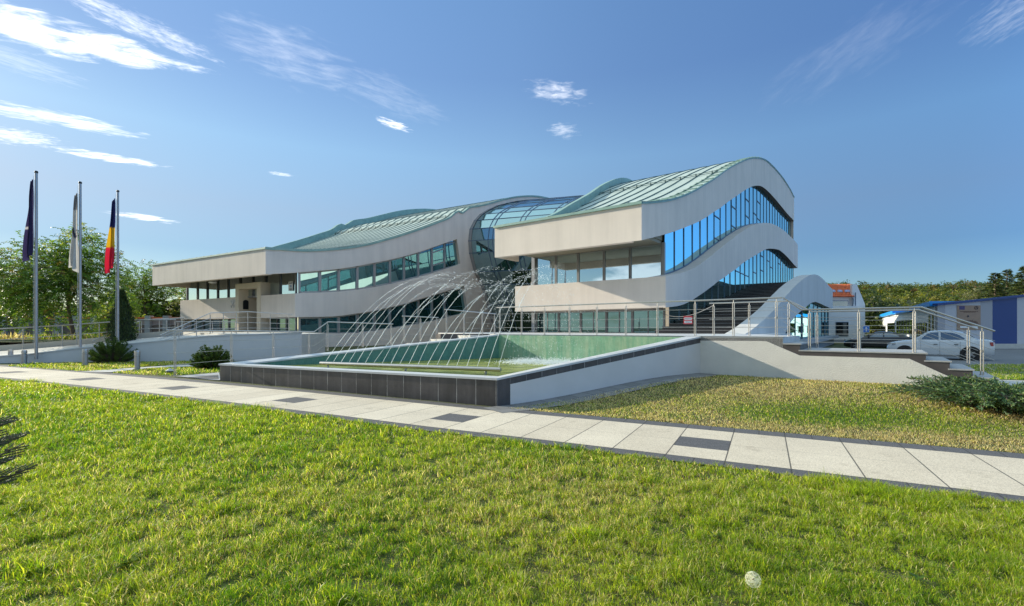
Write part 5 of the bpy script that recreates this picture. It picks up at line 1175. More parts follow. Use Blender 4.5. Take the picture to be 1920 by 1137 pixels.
car('parked_car', 'white saloon car parked behind the entrance steps', V((at(1757, 674, 25.6).x, 25.6, 0)), FW, 4.2, 1.74, 1.52, M['car_white'],
    [(0, .64, .80), (.02, .78, .88), (.08, .88, .955), (.16, .95, .985), (.27, 1.0, 1), (.5, 1.0, 1), (.78, 1.02, 1), (.90, 1.06, .97), (.98, 1.03, .90), (1, .92, .84)],
    dict(roof=[(.24, 1.0), (.30, 1.16), (.385, 1.40), (.46, 1.50), (.56, 1.52), (.68, 1.48), (.76, 1.36), (.845, 1.10), (.87, 1.05)], screen=(.275, .40), rear=(.735, .835), side=[[(.335, 1.06), (.395, 1.33), (.43, 1.40), (.505, 1.43), (.505, 1.05)], [(.525, 1.05), (.525, 1.43), (.63, 1.40), (.69, 1.30), (.745, 1.10), (.73, 1.06)]], wheels=(.185, .79), handles=(.475, .665), seams=(.335, .515, .70), mirror=.335))
car('parked_car', 'low black car standing beyond the bonnet of the white one', V((27.9, 36.5, .0)), FW, 4.3, 1.78, 1.36, M['car_black'],
    [(0, .58, .78), (.03, .70, .88), (.09, .80, .96), (.2, .88, 1), (.3, .94, 1), (.6, .97, 1), (.85, 1.0, .98), (.98, .96, .9), (1, .86, .84)],
    dict(roof=[(.27, .95), (.36, 1.18), (.46, 1.36), (.55, 1.40), (.68, 1.36), (.80, 1.20), (.92, .99)], screen=(.30, .44), rear=(.70, .86), side=[[(.37, 1.0), (.46, 1.26), (.56, 1.30), (.56, .99)], [(.58, .99), (.58, 1.30), (.69, 1.25), (.77, 1.10), (.78, 1.02)]], wheels=(.19, .80), handles=(.54,), seams=(.36, .60), mirror=.36), wheel_r=.32)
# ================================================================ background on the right
def sgn(name, label, cat, p): return thing(name, label, cat, tuple(p))
p = at(1621, 645, 37); p.z = 0; o = sgn('traffic_sign', 'small square blue traffic sign with a white upward arrow beside the white house', 'sign', p); c = at(1623, 617.5, 37)
mb = MB(); mb.lathe(p, [(.03, 0), (.03, c.z+.25)], 8); mb.build('post', M['steel_dull'], o); ax = (1, 0); n3 = V((0, -1, 0))
panel(o, M['white'], c, .50, .50, 0, 0, .02, .045, 'rim'); panel(o, M['blue_sign'], c, .45, .45, 0, 0, .02, .052, 'board')
mb = MB(); q = [c+V((x, -.068, z)) for x, z in ((-.03, -.17), (.03, -.17), (.03, .04), (.11, .04), (0, .18), (-.11, .04), (-.03, .04))]; mb.prism(q, (0, -.004, 0)); mb.build('arrow', M['white'], o)
# white house with orange tiles
YH = 56.0; hx = lambda x, Y=YH: (x-CX)/F*Y; hz = lambda y, Y=YH: EYE-(y-HZ)/F*Y
M['roof_tile'] = simple('orange_roof_tile', (.78, .19, .06), .7, var=.3, scale=6, bmp=.2)
house = thing('white_house', 'white house with bright orange tiled roof and three roof windows', 'house', (hx(1580), YH, 0))
xl, xr = hx(1530), hx(1622); mb = MB(); mb.prism([V((xl, YH, 0)), V((xr, YH, 0)), V((xr, YH, hz(574))), V((xl, YH, hz(574)))], (0, 9, 0)); mb.prism([V((xl, YH+1.2, hz(574))), V((hx(1599, YH+1.2), YH+1.2, hz(574))), V((hx(1599, YH+1.2), YH+1.2, hz(555))), V((xl, YH+1.2, hz(555)))], (0, 7, 0)); mb.build('wall', M['white'], house)
mb = MB(); zt_ = hz(575); gp = [(1598, 575), (1598, 533), (1606, 533), (1613, 549), (1622, 571), (1622, 575)]; mb.prism([V((hx(x, YH+.9), YH+.9, hz(y, YH+.9))) for x, y in gp], (0, .35, 0)); mb.build('gable_parapet', M['white'], house)
mb = MB(); a0, a1 = V((hx(1530, YH+.7), YH+.7, hz(557, YH+.7))), V((hx(1602.5, YH+.7), YH+.7, hz(557, YH+.7))); b0, b1 = V((hx(1530, YH+4), YH+4.0, hz(534, YH+4))), V((hx(1597.5, YH+4), YH+4.0, hz(534, YH+4))); nn = 26
for i in range(nn):
    for j in range(6):
        t0, t1 = i/nn, (i+.86)/nn; s0, s1 = j/6, (j+1)/6; A = lambda t, s, d=0: (a0.lerp(a1, t)).lerp(b0.lerp(b1, t), s)+V((0, -d*.5, d))
        mb.add([A(t0, s0, .06), A((t0+t1)/2, s0, .13), A(t1, s0, .06), A(t1, s1, .02), A((t0+t1)/2, s1, .09), A(t0, s1, .02)], [(0, 1, 4, 5), (1, 2, 3, 4)])
mb.add([a0, a1, b1, b0], [(0, 1, 2, 3)]); mb.build('roof', M['roof_tile'], house)
for x0, x1 in ((1556, 1565), (1568, 1578), (1581, 1592)):
    q = [V((hx(x, YH+1.9+k*.8), YH+1.9+k*.8, hz(y, YH+1.9+k*.8)-.0)) for x, y, k in ((x0, 550, 0), (x1+.5, 550, 0), (x1-1, 545, 1), (x0-.5, 545, 1))]; mb = MB(); mb.prism([p+V((0, -.2, .1)) for p in q], (0, .1, -.12)); w = mb.build('roof_window', M['mullion'], house); ctr = sum(q, V())/4; mb = MB(); mb.add([ctr+(p-ctr)*.8+V((0, -.22, .12)) for p in q], [(0, 1, 2, 3)]); mb.build('pane', M['glass_clear'], w)
for x0, x1, y0, y1, dy in ((1530, 1590.5, 564, 575.5, 1.15), (1567, 1591, 604, 630.5, -.05)):
    mb = MB(); mb.prism([V((hx(x, YH+dy), YH+dy, hz(y, YH+dy))) for x, y in ((x0, y1), (x1, y1), (x1, y0), (x0, y0))], (0, .03, 0)); w = mb.build('window', M['mullion'], house); mb = MB(); mb.prism([V((hx(x, YH+dy), YH+dy-.02, hz(y, YH+dy))) for x, y in ((x0+1, y1-1), (x1-1, y1-1), (x1-1, y0+1), (x0+1, y0+1))], (0, .01, 0)); mb.build('pane', M['glass_dark'], w)
mb = MB(); mb.tube([V((hx(1599, YH+.8), YH+.8, hz(558))), V((hx(1600, YH+.8), YH+.8, hz(562))), V((hx(1598.5, YH+.8), YH+.8, hz(575)))], .05, 6); mb.tube([V((hx(1604, YH+.7), YH+.7, hz(548))), V((hx(1604, YH+.7), YH+.7, hz(575)))], .05, 6); mb.build('downpipe', M['mullion'], house)
mb = MB(); mb.prism([V((xl, YH-.04, 0)), V((xr+.04, YH-.04, 0)), V((xr+.04, YH-.04, hz(637))), V((xl, YH-.04, hz(637)))], (0, .03, 0)); mb.build('plinth', M['stone_kerb'], house)
# white kiosk buildings with blue roof edge
M['sky_blue'] = simple('bright_blue_sheet', (.015, .30, .78), .4); M['navy'] = simple('navy_panel', (.012, .045, .20), .45, var=.05); M['panel_grey'] = simple('pale_grey_panel', (.50, .50, .54), .45, var=.03); M['panel_dark'] = simple('mid_grey_panel', (.36, .36, .40), .45, var=.03)
FLK = Plane((35.45, 40.15), (.5318, .8468)); FB = V((.8468, -.5318, 0))
def shed(label, x0, x1, ytl, ytr, wins, gl, h=.42):
    (t0, z0), (t1, z1) = FLK.tz(x0, ytl), FLK.tz(x1, ytr); t1 = max(t1, .3); A, B = FLK.pos(t0, 0), FLK.pos(t1, 0); o = thing('market_hall', label, 'building', tuple(A)); up = V((0, 0, 1)); fr_ = -FB
    mb = MB(); mb.prism([A, B, B+up*z1, A+up*z0], V((4, 0, 0))); mb.build('wall', M['white'], o)
    mb = MB(); mb.prism([A+fr_*.35+up*z0, B+fr_*.35+up*z1, B+fr_*.35+up*(z1+h), A+fr_*.35+up*(z0+h)], V((4.3, 0, 0))); mb.build('roof_edge', M['sky_blue'], o)
    for f0, f1, w0, w1 in wins:
        q = [A.lerp(B, f)+fr_*.03+up*z for f, z in ((f0, w0), (f1, w0), (f1, w1), (f0, w1))]; mb = MB(); mb.prism(q, FB*.02); w = mb.build('window', M['frame'], o); c = sum(q, V())/4; mb = MB(); mb.add([c+(p-c)*.9+fr_*.02 for p in q], [(0, 1, 2, 3)]); mb.build('pane', gl, w)
shed('white hall wing with sky blue roof edge and two dark windows, farthest along the flank', 1650, 1680, 597, 589, [(.08, .42, .9, 2.0), (.52, .97, 1.0, 2.4)], M['glass_dark'])
shed('mirrored glass hall wing between the two white ones', 1680.3, 1712.5, 590, 585, [(.04+i*.16, .17+i*.16, 1.0, 2.6) for i in range(6)], M['glass_clear'], h=.15)
shed('white hall wing with sky blue roof edge adjoining the striped warehouse', 1713, 1757, 583.5, 573.5, [(.05+i*.11, .12+i*.11, .9, 2.2) for i in range(6)]+[(.76, .82, .6, 2.9), (.9, .96, .6, 2.9)], M['glass_dark'])
# striped warehouse with poster
YW = 40.0; wx = lambda x: (x-CX)/F*YW; wz = lambda y: EYE-(y-HZ)/F*YW
wh = thing('warehouse', 'long flat warehouse clad in grey and navy panels with a big brown poster', 'building', (wx(1850), YW, 0))
strips = [(1758, 1772, 'panel_dark'), (1772, 1794, 'panel_grey'), (1794, 1838.5, 'panel_grey'), (1838.5, 1861, 'panel_dark'), (1861, 1907, 'navy'), (1907, 1940, 'panel_grey'), (1940, 2060, 'panel_dark')]
ytop = lambda x: 573-(x-1758)*.099
for i, (x0, x1, mm) in enumerate(strips):
    mb = MB(); mb.prism([V((wx(x0)+.004, YW, .35)), V((wx(x1)-.004, YW, .35)), V((wx(x1)-.004, YW, wz(ytop(x1)))), V((wx(x0)+.004, YW, wz(ytop(x0))))], (0, .1, 0)); mb.build('cladding_panel', M[mm], wh)
A_, B_ = V((wx(1758)+.3, YW+.12, 0)), V((wx(2060), YW+.12, 0)); dd_ = V((9.2, 14.6, 0))
mb = MB(); mb.prism([A_, B_, B_+dd_, A_+dd_], (0, 0, 3.3)); mb.build('hall', M['panel_dark'], wh)
mb = MB(); mb.prism([V((wx(1755), YW-.15, wz(ytop(1755)+.2))), V((wx(2060), YW-.15, wz(ytop(2060)+.2))), V((wx(2060), YW-.15, wz(ytop(2060)-4))), V((wx(1755), YW-.15, wz(ytop(1755)-4)))], (0, .5, 0)); mb.build('roof_edge', M['navy'], wh)
mb = MB(); mb.prism([V((wx(1757), YW-.04, 0)), V((wx(2060), YW-.04, 0)), V((wx(2060), YW-.04, .36)), V((wx(1757), YW-.04, .36))], (0, .13, 0)); mb.build('concrete_base', M['concrete_light'], wh)
mb = MB(); mb.prism([V((wx(1757), YW-1.6, .0)), V((wx(2060), YW-1.6, .0)), V((wx(2060), YW-.05, .0)), V((wx(1757), YW-.05, .0))], (0, 0, .12)); struct(mb.build('pavement', M['concrete_light']))
M['poster'] = simple('brown_poster', (.36, .24, .17), .6, var=.12, scale=1.2); M['poster_ink'] = simple('brown_ink', (.10, .05, .03), .7, var=.3); M['violet'] = simple('violet_blue', (.08, .06, .17), .6)
c = V((wx(1816), YW, wz(596))); po = thing('poster', 'brown information poster with two emblems and rows of small text on the warehouse wall', 'poster', tuple(c)); ax = (1, 0); n3 = V((0, -1, 0)); PWd, PH = wx(1838)-wx(1794), wz(573)-wz(619)
panel(po, M['poster'], c, PWd, PH, 0, 0, .03, .02, 'sheet'); panel(po, M['violet'], c, .45, .30, -.58, .82, .01, .04, 'flag_emblem')
mb = MB(); e = c+V((.60, -.045, .82))
for k in range(24): a, b_ = k*.2618, (k+1)*.2618; mb.bar(e+V((math.cos(a)*.14, 0, math.sin(a)*.14)), e+V((math.cos(b_)*.14, 0, math.sin(b_)*.14)), .02, .03, up=(0, 1, 0))
for k in range(3): a = 1.571+k*2.094; mb.bar(e, e+V((math.cos(a)*.13, 0, math.sin(a)*.13)), .02, .03, up=(0, 1, 0))
mb.build('round_emblem', M['ink'], po)
mb = MB(); rr_ = random.Random(3)
for z, w in ((.52, 1.5), (.46, .9), (-.22, .7), (-.30, 1.3), (-.37, 1.5), (-.44, 1.2), (-.51, 1.4), (-.58, 1.1)):
    x = -w/2
    while x < w/2: d_ = rr_.uniform(.05, .16); mb.box(c+V((x+d_/2, -.042, z-.02)), d_, .006, .04); x += d_+.03
mb.build('text_rows', M['poster_ink'], po); panel(po, M['white'], c, 1.45, .15, 0, -.78, .01, .04, 'white_bar'); mb = MB(); mb.lathe(c+V((-.08, -.045, .12)), [(.0, .0), (.08, .01), (.0, .02)], 10, ax=(0, -1, 0)); mb.build('small_mark', M['ink'], po)
# ================================================================ wooded hill and trees
def hillf(X, Y):
    X = np.asarray(X, float); Y = np.asarray(Y, float)
    ridge = 26+2.4*np.sin(X/55.0)+1.5*np.sin(X/21.0+1)-4*sm(250, 400, X)
    return np.maximum(-1, ridge*sm(110, 300, Y)*sm(90, 190, X)-.5)
hx_ = np.arange(60, 640, 10.0); hy_ = np.arange(90, 520, 10.0)
m, nt, b = newmat('hill_scrub'); f = noise(nt, .05, 5, .6, coord(nt)); nt.links.new(ramp(nt, f, [(.3, (.05, .06, .018)), (.7, (.13, .12, .04))]), b.inputs['Base Color']); b.inputs['Roughness'].default_value = .95; M['hill'] = m
struct(sheet('hill', hx_, hy_, 0, M['hill'], hillf))
VS, FQ, CS, nb = [], [], [], 0
pal = np.array([(.08, .11, .024), (.10, .135, .03), (.15, .175, .034), (.22, .22, .04), (.24, .15, .05), (.20, .13, .075), (.055, .08, .022)])
nt_ = 4200; TX = nr.uniform(95, 430, nt_); TY = 110+220*nr.random(nt_); TX = TX*1.0
ok = np.abs(TX/TY-1.0) < .62; TX, TY = TX[ok], TY[ok]; TZ_ = hillf(TX, TY); up_ = TZ_/26
for x, y, z, u_s in zip(TX, TY, TZ_, up_):
    r = rnd.uniform(1.5, 3.2)*(1.15 if u_s > .75 else .8); hh = r*rnd.uniform(1.0, 1.5); n = 60; d = unit(nr.normal(size=(n, 3))); d[:, 2] = np.abs(d[:, 2])*1.1-.15; rr = nr.uniform(.72, 1.05, (n, 1)); P = np.array([x, y, z+hh*.45])+d*rr*np.array([r, r, hh]); N_ = unit(d+nr.normal(0, .5, (n, 3))); D = unit(np.cross(N_, nr.normal(size=(n, 3))))
    v, f = leaf_quads(P-D*.5, D, N_, nr.uniform(.6, 1.3, n), nr.uniform(.45, .9, n)); VS.append(v); FQ.append(f+nb); nb += len(v)
    wts = np.array([.27, .24, .12, .05, .06, .04, .22]) if u_s > .7 else np.array([.05, .16, .36, .33, .04, .04, .02]); k = nr.choice(7, p=wts/wts.sum()); CS.append(np.repeat(pal[k]*nr.uniform(.7, 1.3, (n, 1)), 4, 0))
tag(npmesh('hillside_wood', np.concatenate(VS), [np.concatenate(FQ)], M['leaf'], cols=np.concatenate(CS)), 'autumn tinted wood covering the distant hillside', 'wood', kind='stuff')
def round_tree(name, label, base, ctr, rad, n, pal, lobes=10, leaf=.5, seed=0, group=None):
    rg = np.random.default_rng(seed); o = thing(name, label, 'tree', tuple(base), group); L = unit(rg.normal(size=(lobes, 3)))*rg.uniform(.3, .75, (lobes, 1)); LC = np.array(ctr)+L*np.array(rad); k = rg.integers(0, lobes, n); d = unit(rg.normal(size=(n, 3))); P = LC[k]+d*rg.uniform(.55, 1.02, (n, 1))*np.array(rad)*.48; N_ = unit(d+rg.normal(0, .6, (n, 3))); D = unit(np.cross(N_, rg.normal(size=(n, 3)))); v, f = leaf_quads(P, D, N_, leaf*rg.uniform(.7, 1.3, n), leaf*.6)
    npmesh('crown', v, [f], M['leaf'], o, cols=np.repeat(colmix(n, pal), 4, 0)); trunk(o, base, V(ctr), .25, .1, [tuple(q) for q in LC]); return o
b_ = at(1640, 640, 75); b_.z = 0; round_tree('dark_tree', 'broad dark green tree right of the white house', b_, at(1642, 588, 75), (6.5, 5, 4.6), 3200, [(.04, .062, .02), (.055, .08, .024), (.075, .095, .026)], lobes=14, leaf=.55, seed=5)
def conifer(label, px, ytop, Y, r, n, seed):
    b_ = at(px, 640, Y); b_.z = 0; top = at(px, ytop, Y); rg = np.random.default_rng(seed); o = thing('conifer', label, 'tree', tuple(b_), 'conifers behind the warehouse'); h = top.z; nb_ = 110; P, D, N_, LN = [], [], [], []; mb = MB(); mb.tube([b_, top], [.28, .02], 7)
    for i in range(nb_):
        t = (i+.5)/nb_; z = h*(.16+.83*t); a = i*2.4+rg.normal(0, .3); L = r*(1-t)**.85*rg.uniform(.75, 1.15)+.12; d = np.array([math.cos(a), math.sin(a), .18-.30*(1-t)]); s = np.array([b_.x, b_.y, z]); mb.tube([V(s), V(s+d*L)], [.035, .008], 4, caps=False)
        m_ = int(n/nb_*(.35+L/r)); q = rg.random(m_)**.7; P.append(s+d*L*q[:, None]+rg.normal(0, .05, (m_, 3))); sd = np.array([-d[1], d[0], 0]); D.append(unit(d*.8+sd*rg.normal(0, .8, (m_, 1))+np.array([0, 0, -.25]))); N_.append(unit(np.array([0, 0, 1.0])+rg.normal(0, .5, (m_, 3)))); LN.append(rg.uniform(.22, .45, m_))
    mb.build('trunk', M['bark'], o); P, D, N_, LN = map(np.concatenate, (P, D, N_, LN)); v, f = leaf_quads(P, D, N_, LN, .11); npmesh('crown', v, [f], M['needle'], o, cols=np.repeat(colmix(len(P), [(.06, .09, .026), (.09, .125, .032), (.13, .155, .038)]), 4, 0))
conifer('left conifer of the group behind the warehouse, with a rounded tip', 1866, 511, 62, 3.0, 9000, 1)
conifer('middle conifer of the group behind the warehouse, tallest thin tip', 1888, 505, 64, 2.8, 8000, 2)
conifer('right conifer behind the warehouse, cut by the picture edge', 1922, 498, 58, 3.0, 9000, 3)
b_ = at(1826, 640, 68); b_.z = 0; round_tree('pale_shrub', 'pale yellowish bush over the warehouse roof left of the conifers', b_, at(1829, 560, 68), (1.7, 1.5, 1.6), 420, [(.20, .19, .09), (.14, .15, .06)], lobes=6, leaf=.35, seed=9)
# ================================================================ background on the left
M['pink'] = simple('pinkish_wall', (.36, .27, .25), .9, var=.12, scale=1, bmp=.2)
bw_ = thing('boundary_wall', 'old pinkish boundary wall with arched panels behind the trees', 'wall', tuple(at(150, 640, 42))); mb = MB(); a, b2 = at(-90, 598, 42), at(348, 598, 42)
mb.prism([V((a.x, 42, 0)), V((b2.x, 42, 0)), V((b2.x, 42, 2.5)), V((a.x, 42, 2.5))], (0, .25, 0)); mb.build('panels', M['pink'], bw_)
for i in range(14): x = a.x+(b2.x-a.x)*i/13; mb = MB(); mb.box(V((x, 41.95, 0)), .45, .5, 2.75); mb.build('pier', M['stone_kerb'], bw_)
mb = MB(); mb.prism([V((a.x, 41.9, 2.5)), V((b2.x, 41.9, 2.5)), V((b2.x, 41.9, 2.62)), V((a.x, 41.9, 2.62))], (0, .45, 0)); mb.build('coping', M['roof_tile'], bw_)
for i in range(13): x = a.x+(b2.x-a.x)*(i+.5)/13; mb = MB(); pts = [V((x-.7, 41.98, .9)), V((x+.7, 41.98, .9)), V((x+.7, 41.98, 1.6))]+[V((x+.7*math.cos(t), 41.98, 1.6+.4*math.sin(t))) for t in (.5, 1.05, 1.57, 2.1, 2.64)]+[V((x-.7, 41.98, 1.6))]; mb.prism(pts, (0, .01, 0)); mb.build('arched_panel', M['soffit'], bw_)
YB = 62; q = at(336, 640, YB); fh = thing('far_house', 'distant low house with dark roof seen under the eave', 'house', (q.x, YB, 0)); x0, x1 = at(300, 0, YB).x, at(352, 0, YB).x
mb = MB(); mb.prism([V((x0, YB, 0)), V((x1, YB, 0)), V((x1, YB, 4.2)), V((x0, YB, 4.2))], (0, 6, 0)); mb.build('wall', M['render'], fh); mb = MB(); mb.prism([V((x0-.4, YB-.6, 4.1)), V((x0-.4, YB+3, 5.6)), V((x0-.4, YB+6.6, 4.1))], (x1-x0+.8, 0, 0)); mb.build('roof', simple('dark_roof', (.13, .075, .06), .8), fh)
for x in (x0+.9, x0+2.2): mb = MB(); mb.box(V((x, YB-.02, 2.0)), .9, .04, 1.1); w = mb.build('window', M['white'], fh); mb = MB(); mb.box(V((x, YB-.05, 2.1)), .7, .02, .9); mb.build('pane', M['glass_dark'], w)
DARK = [(.03, .042, .014), (.045, .06, .016), (.07, .085, .02)]
for i, (px, py, Y, rx, rz) in enumerate(((40, 596, 52, 6, 3.2), (120, 600, 50, 5, 2.6), (205, 600, 54, 6, 2.8), (300, 598, 50, 4, 2.4), (-60, 580, 50, 6, 4.5))):
    b_ = at(px, 640, Y); b_.z = 0; round_tree('dense_tree', ['dark dense tree beyond the boundary wall behind the leftmost flagpole', 'dark dense tree beyond the boundary wall behind the middle flagpole', 'dark dense tree beyond the boundary wall behind the thuja', 'dark dense tree beyond the boundary wall near the far house', 'dark dense tree beyond the boundary wall at the left edge'][i], b_, at(px, py, Y), (rx, 3, rz), 1500, DARK, lobes=10, leaf=.5, seed=20+i, group='trees beyond the boundary wall')
p = at(-1, 570, 33); o = thing('road_sign', 'round red road sign cut by the left edge', 'sign', (p.x, p.y, .9)); mb = MB(); mb.lathe(V((p.x, p.y+.03, .5)), [(.03, 0), (.03, p.z-.2)], 8); mb.build('post', M['steel_dull'], o); mb = MB(); mb.lathe(p, [(0, .02), (.30, .02), (.31, .0), (0, 0)], 24, ax=(0, -1, 0)); mb.build('disc', M['red'], o); mb = MB(); mb.box(p+V((0, -.027, -.05)), .36, .01, .10); mb.build('white_bar', M['white'], o)
mb = MB(); mb.lathe(at(100, 600, 33)+V((0, 0, -2)), [(.05, 0), (.05, 6)], 8); tag(mb.build('thin_pole', M['steel_dull']), 'thin dark pole among the leaves between the first two flagpoles', 'pole')
# ================================================================ sky, sun, camera
SUN_EL, SX, SY = R(19.0), -.917, .399
wd = bpy.data.worlds.new('World'); bpy.context.scene.world = wd; wd.use_nodes = True; nt = wd.node_tree; bg = nt.nodes['Background']
sky = nt.nodes.new('ShaderNodeTexSky'); sky.sky_type = 'NISHITA'; sky.sun_disc = False; sky.sun_elevation = SUN_EL; sky.sun_rotation = math.atan2(SX, SY)
sky.air_density = 1.0; sky.dust_density = .15; sky.ozone_density = 3.0; sky.altitude = 200
tc = nt.nodes.new('ShaderNodeTexCoord'); dirv = tc.outputs['Generated']
def dot(v):
    n = nt.nodes.new('ShaderNodeVectorMath'); n.operation = 'DOT_PRODUCT'; nt.links.new(dirv, n.inputs[0]); n.inputs[1].default_value = v; return n.outputs['Value']
def pdir(x, y): return V(((x-CX)/F, 1, -(y-HZ)/F)).normalized()
total = None
def cloud(x, y, half, wid, ang, amt, ns=(2.2, 14), soft=.5, seed=0, taper=0.0):
    """streak of cirrus around a sky direction; sizes are angles seen from the place itself"""
    global total
    c = pdir(x, y); ca, sa = math.cos(R(ang)), math.sin(R(ang)); t = (pdir(x+ca*10, y+sa*10)-pdir(x-ca*10, y-sa*10)); t = (t-c*t.dot(c)).normalized(); b = c.cross(t)
    k = F/((F*F+(x-CX)**2+(y-HZ)**2)**.5); h, w = half/F*k, wid/F*k
    dc = mth(nt, 'MAXIMUM', dot(c), .01); xi = mth(nt, 'DIVIDE', mth(nt, 'DIVIDE', dot(t), dc), h); et = mth(nt, 'DIVIDE', mth(nt, 'DIVIDE', dot(b), dc), w)
    cb = nt.nodes.new('ShaderNodeCombineXYZ'); nt.links.new(mth(nt, 'MULTIPLY', xi, ns[0]), cb.inputs[0]); nt.links.new(mth(nt, 'ADD', mth(nt, 'MULTIPLY', et, ns[1]*w/h*2.2), mth(nt, 'MULTIPLY', xi, .8)), cb.inputs[1]); cb.inputs[2].default_value = seed*7.31
    nz = noise(nt, 1.6, 9, .62, cb.outputs[0], .35)
    et2 = mth(nt, 'DIVIDE', et, mth(nt, 'SUBTRACT', 1, mth(nt, 'MULTIPLY', xi, taper))) if taper else et
    r2 = mth(nt, 'ADD', mth(nt, 'MULTIPLY', xi, xi), mth(nt, 'MULTIPLY', et2, et2)); env = mth(nt, 'SUBTRACT', 1, r2)
    m = mth(nt, 'ADD', mth(nt, 'MULTIPLY', env, .9), mth(nt, 'MULTIPLY', mth(nt, 'SUBTRACT', nz, .56), 2.6)); mr = nt.nodes.new('ShaderNodeMapRange'); mr.interpolation_type = 'SMOOTHSTEP'; nt.links.new(m, mr.inputs[0]); mr.inputs[1].default_value = 0; mr.inputs[2].default_value = soft; mr.inputs[4].default_value = amt
    o = mth(nt, 'MULTIPLY', mr.outputs[0], mth(nt, 'GREATER_THAN', dot(c), .3)); o = mth(nt, 'MULTIPLY', o, mth(nt, 'GREATER_THAN', env, -1.2))
    total = o if total is None else mth(nt, 'MAXIMUM', total, o)
cloud(150, 78, 235, 36, 14, 1.0, ns=(2.2, 5), soft=1.15, seed=1, taper=.55)
cloud(262, 50, 150, 26, 24, .6, ns=(3.4, 6), soft=1.5, seed=2)
cloud(545, 105, 150, 62, 22, .27, ns=(1.6, 3.2), soft=1.9, seed=3)
cloud(735, 180, 120, 40, 25, .18, ns=(1.6, 3.5), soft=1.9, seed=4)
cloud(1042, 173, 72, 24, 10, .6, ns=(1.7, 2.8), soft=1.8, seed=5)
cloud(1056, 245, 36, 16, 6, .5, ns=(1.5, 2.2), soft=1.9, seed=6)
cloud(738, 234, 40, 9, 20, .85, ns=(1.2, 3), soft=1.1, seed=7)
cloud(100, 221, 155, 17, 11, .85, ns=(2, 9), soft=1.3, seed=8)
cloud(25, 256, 80, 18, 8, .7, ns=(3, 8), soft=1.4, seed=9)
cloud(212, 297, 95, 9, 9, .95, ns=(1.8, 6), soft=1.1, seed=10, taper=.3)
cloud(268, 408, 62, 6.5, 8, .85, ns=(1.4, 5), soft=1.1, seed=11)
cloud(528, 327, 28, 4, 8, .35, ns=(2, 6), soft=.9, seed=12)
cloud(1600, 95, 180, 60, -30, .10, ns=(1.8, 3), soft=2.2, seed=13)
cloud(1895, 28, 80, 50, -30, .20, ns=(1.8, 3.5), soft=2.0, seed=14)
cloud(40, 118, 110, 26, 18, .22, ns=(2, 8), soft=1.5, seed=15)
cloud(1255, 470, 10, 4, 0, .0)
# cumulus bank low over the land behind the camera (seen only mirrored in the glass)
sp = nt.nodes.new('ShaderNodeSeparateXYZ'); nt.links.new(dirv, sp.inputs[0]); az = coord(nt, 'Generated', (2.6, 2.6, 7))
nz = noise(nt, 2.2, 8, .6, az); lowm = mth(nt, 'MULTIPLY', mth(nt, 'LESS_THAN', sp.outputs[1], -.05), mth(nt, 'SUBTRACT', 1, mth(nt, 'DIVIDE', sp.outputs[2], .20), clamp=True))
mr = nt.nodes.new('ShaderNodeMapRange'); mr.interpolation_type = 'SMOOTHSTEP'; nt.links.new(mth(nt, 'ADD', nz, mth(nt, 'MULTIPLY', lowm, .22)), mr.inputs[0]); mr.inputs[1].default_value = .52; mr.inputs[2].default_value = .68
total = mth(nt, 'MAXIMUM', total, mth(nt, 'MULTIPLY', mth(nt, 'MULTIPLY', mr.outputs[0], mth(nt, 'GREATER_THAN', lowm, 0)), .42))
skyc = sky.outputs[0]
hs = nt.nodes.new('ShaderNodeHueSaturation'); hs.inputs['Saturation'].default_value = SKY_SAT; hs.inputs['Value'].default_value = 1; nt.links.new(skyc, hs.inputs['Color'])
sz = nt.nodes.new('ShaderNodeSeparateXYZ'); nt.links.new(dirv, sz.inputs[0])
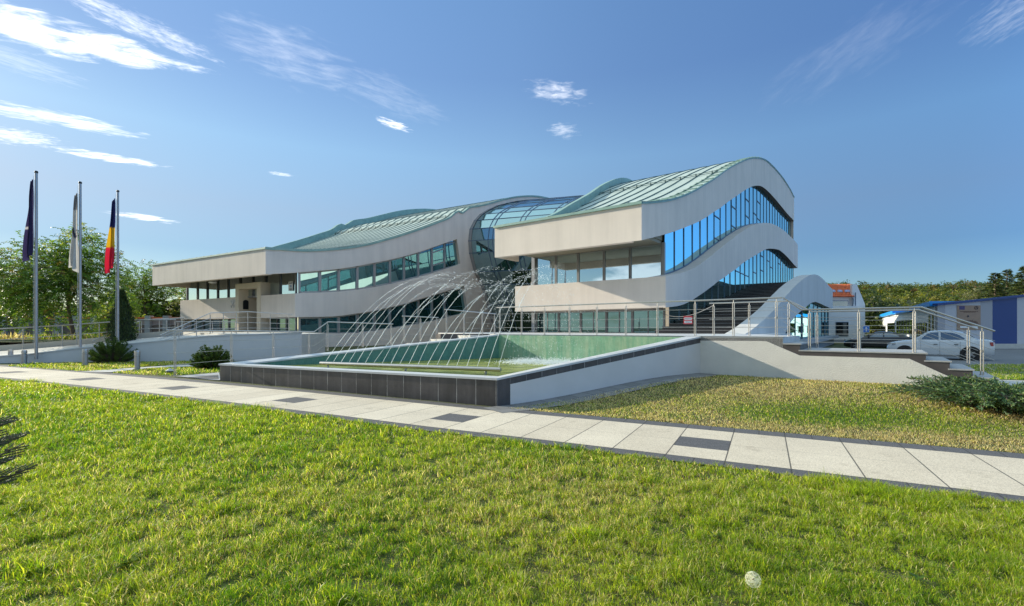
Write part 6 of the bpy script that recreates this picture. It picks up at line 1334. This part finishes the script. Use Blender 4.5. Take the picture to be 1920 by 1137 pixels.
elev = ramp(nt, sz.outputs[2], [(0, (0.482, 0.49, 0.482)), (0.14, (0.43, 0.447, 0.473)), (0.22, (0.645, 0.568, 0.533)), (0.33, (0.817, 0.791, 0.722)), (0.46, (0.731, 0.731, 0.757)), (0.58, (0.817, 0.843, 0.86)), (0.75, (5.2, 3.6, 2.1)), (1, (7.0, 4.6, 2.5))])  # top stops raised and warmed: added fill light from above the view
azim = ramp(nt, mth(nt, 'MULTIPLY_ADD', sz.outputs[0], .5, .5), [(.12, (.78, .75, .70)), (.5, (.88, .91, .91)), (.675, (.78, .86, .93)), (.83, (.60, .74, .88)), (.865, (.58, .74, .92)), (.905, (.55, .98, 1.45)), (1, (.62, 1.0, 1.45))])  # rightmost stops: brighter blue added out of view, mirrored in the glass
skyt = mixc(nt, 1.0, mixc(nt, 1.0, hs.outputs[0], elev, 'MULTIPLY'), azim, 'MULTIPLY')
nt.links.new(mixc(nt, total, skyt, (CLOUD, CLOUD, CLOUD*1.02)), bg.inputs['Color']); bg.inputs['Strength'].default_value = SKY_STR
sun = bpy.data.lights.new('sun', 'SUN'); sun.energy = SUN_STR; sun.angle = R(.5); sun.color = (1, .92, .74); so = bpy.data.objects.new('sun', sun); C.objects.link(so)
S = V((SX*math.cos(SUN_EL), SY*math.cos(SUN_EL), math.sin(SUN_EL))); so.rotation_mode = 'QUATERNION'; so.rotation_quaternion = S.to_track_quat('Z', 'Y'); so.location = (-20, 6, 30)
cam = bpy.data.cameras.new('camera'); co = bpy.data.objects.new('camera', cam); C.objects.link(co); bpy.context.scene.camera = co
co.location = (0, 0, EYE); co.rotation_euler = (R(90), 0, 0); cam.sensor_width = 36; cam.lens = F/1920*36; cam.shift_y = (HZ-568.5)/1920; cam.clip_end = 6000; cam.clip_start = .05
sc = bpy.context.scene; sc.view_settings.view_transform = 'Standard'; sc.view_settings.look = 'None'; sc.view_settings.gamma = 1; sc.view_settings.exposure = EXPO
sc.render.engine = 'CYCLES'; sc.cycles.max_bounces = 6; sc.cycles.diffuse_bounces = 3; sc.cycles.glossy_bounces = 4; sc.cycles.transmission_bounces = 3; sc.cycles.sample_clamp_indirect = 6; sc.cycles.caustics_reflective = False; sc.cycles.caustics_refractive = False
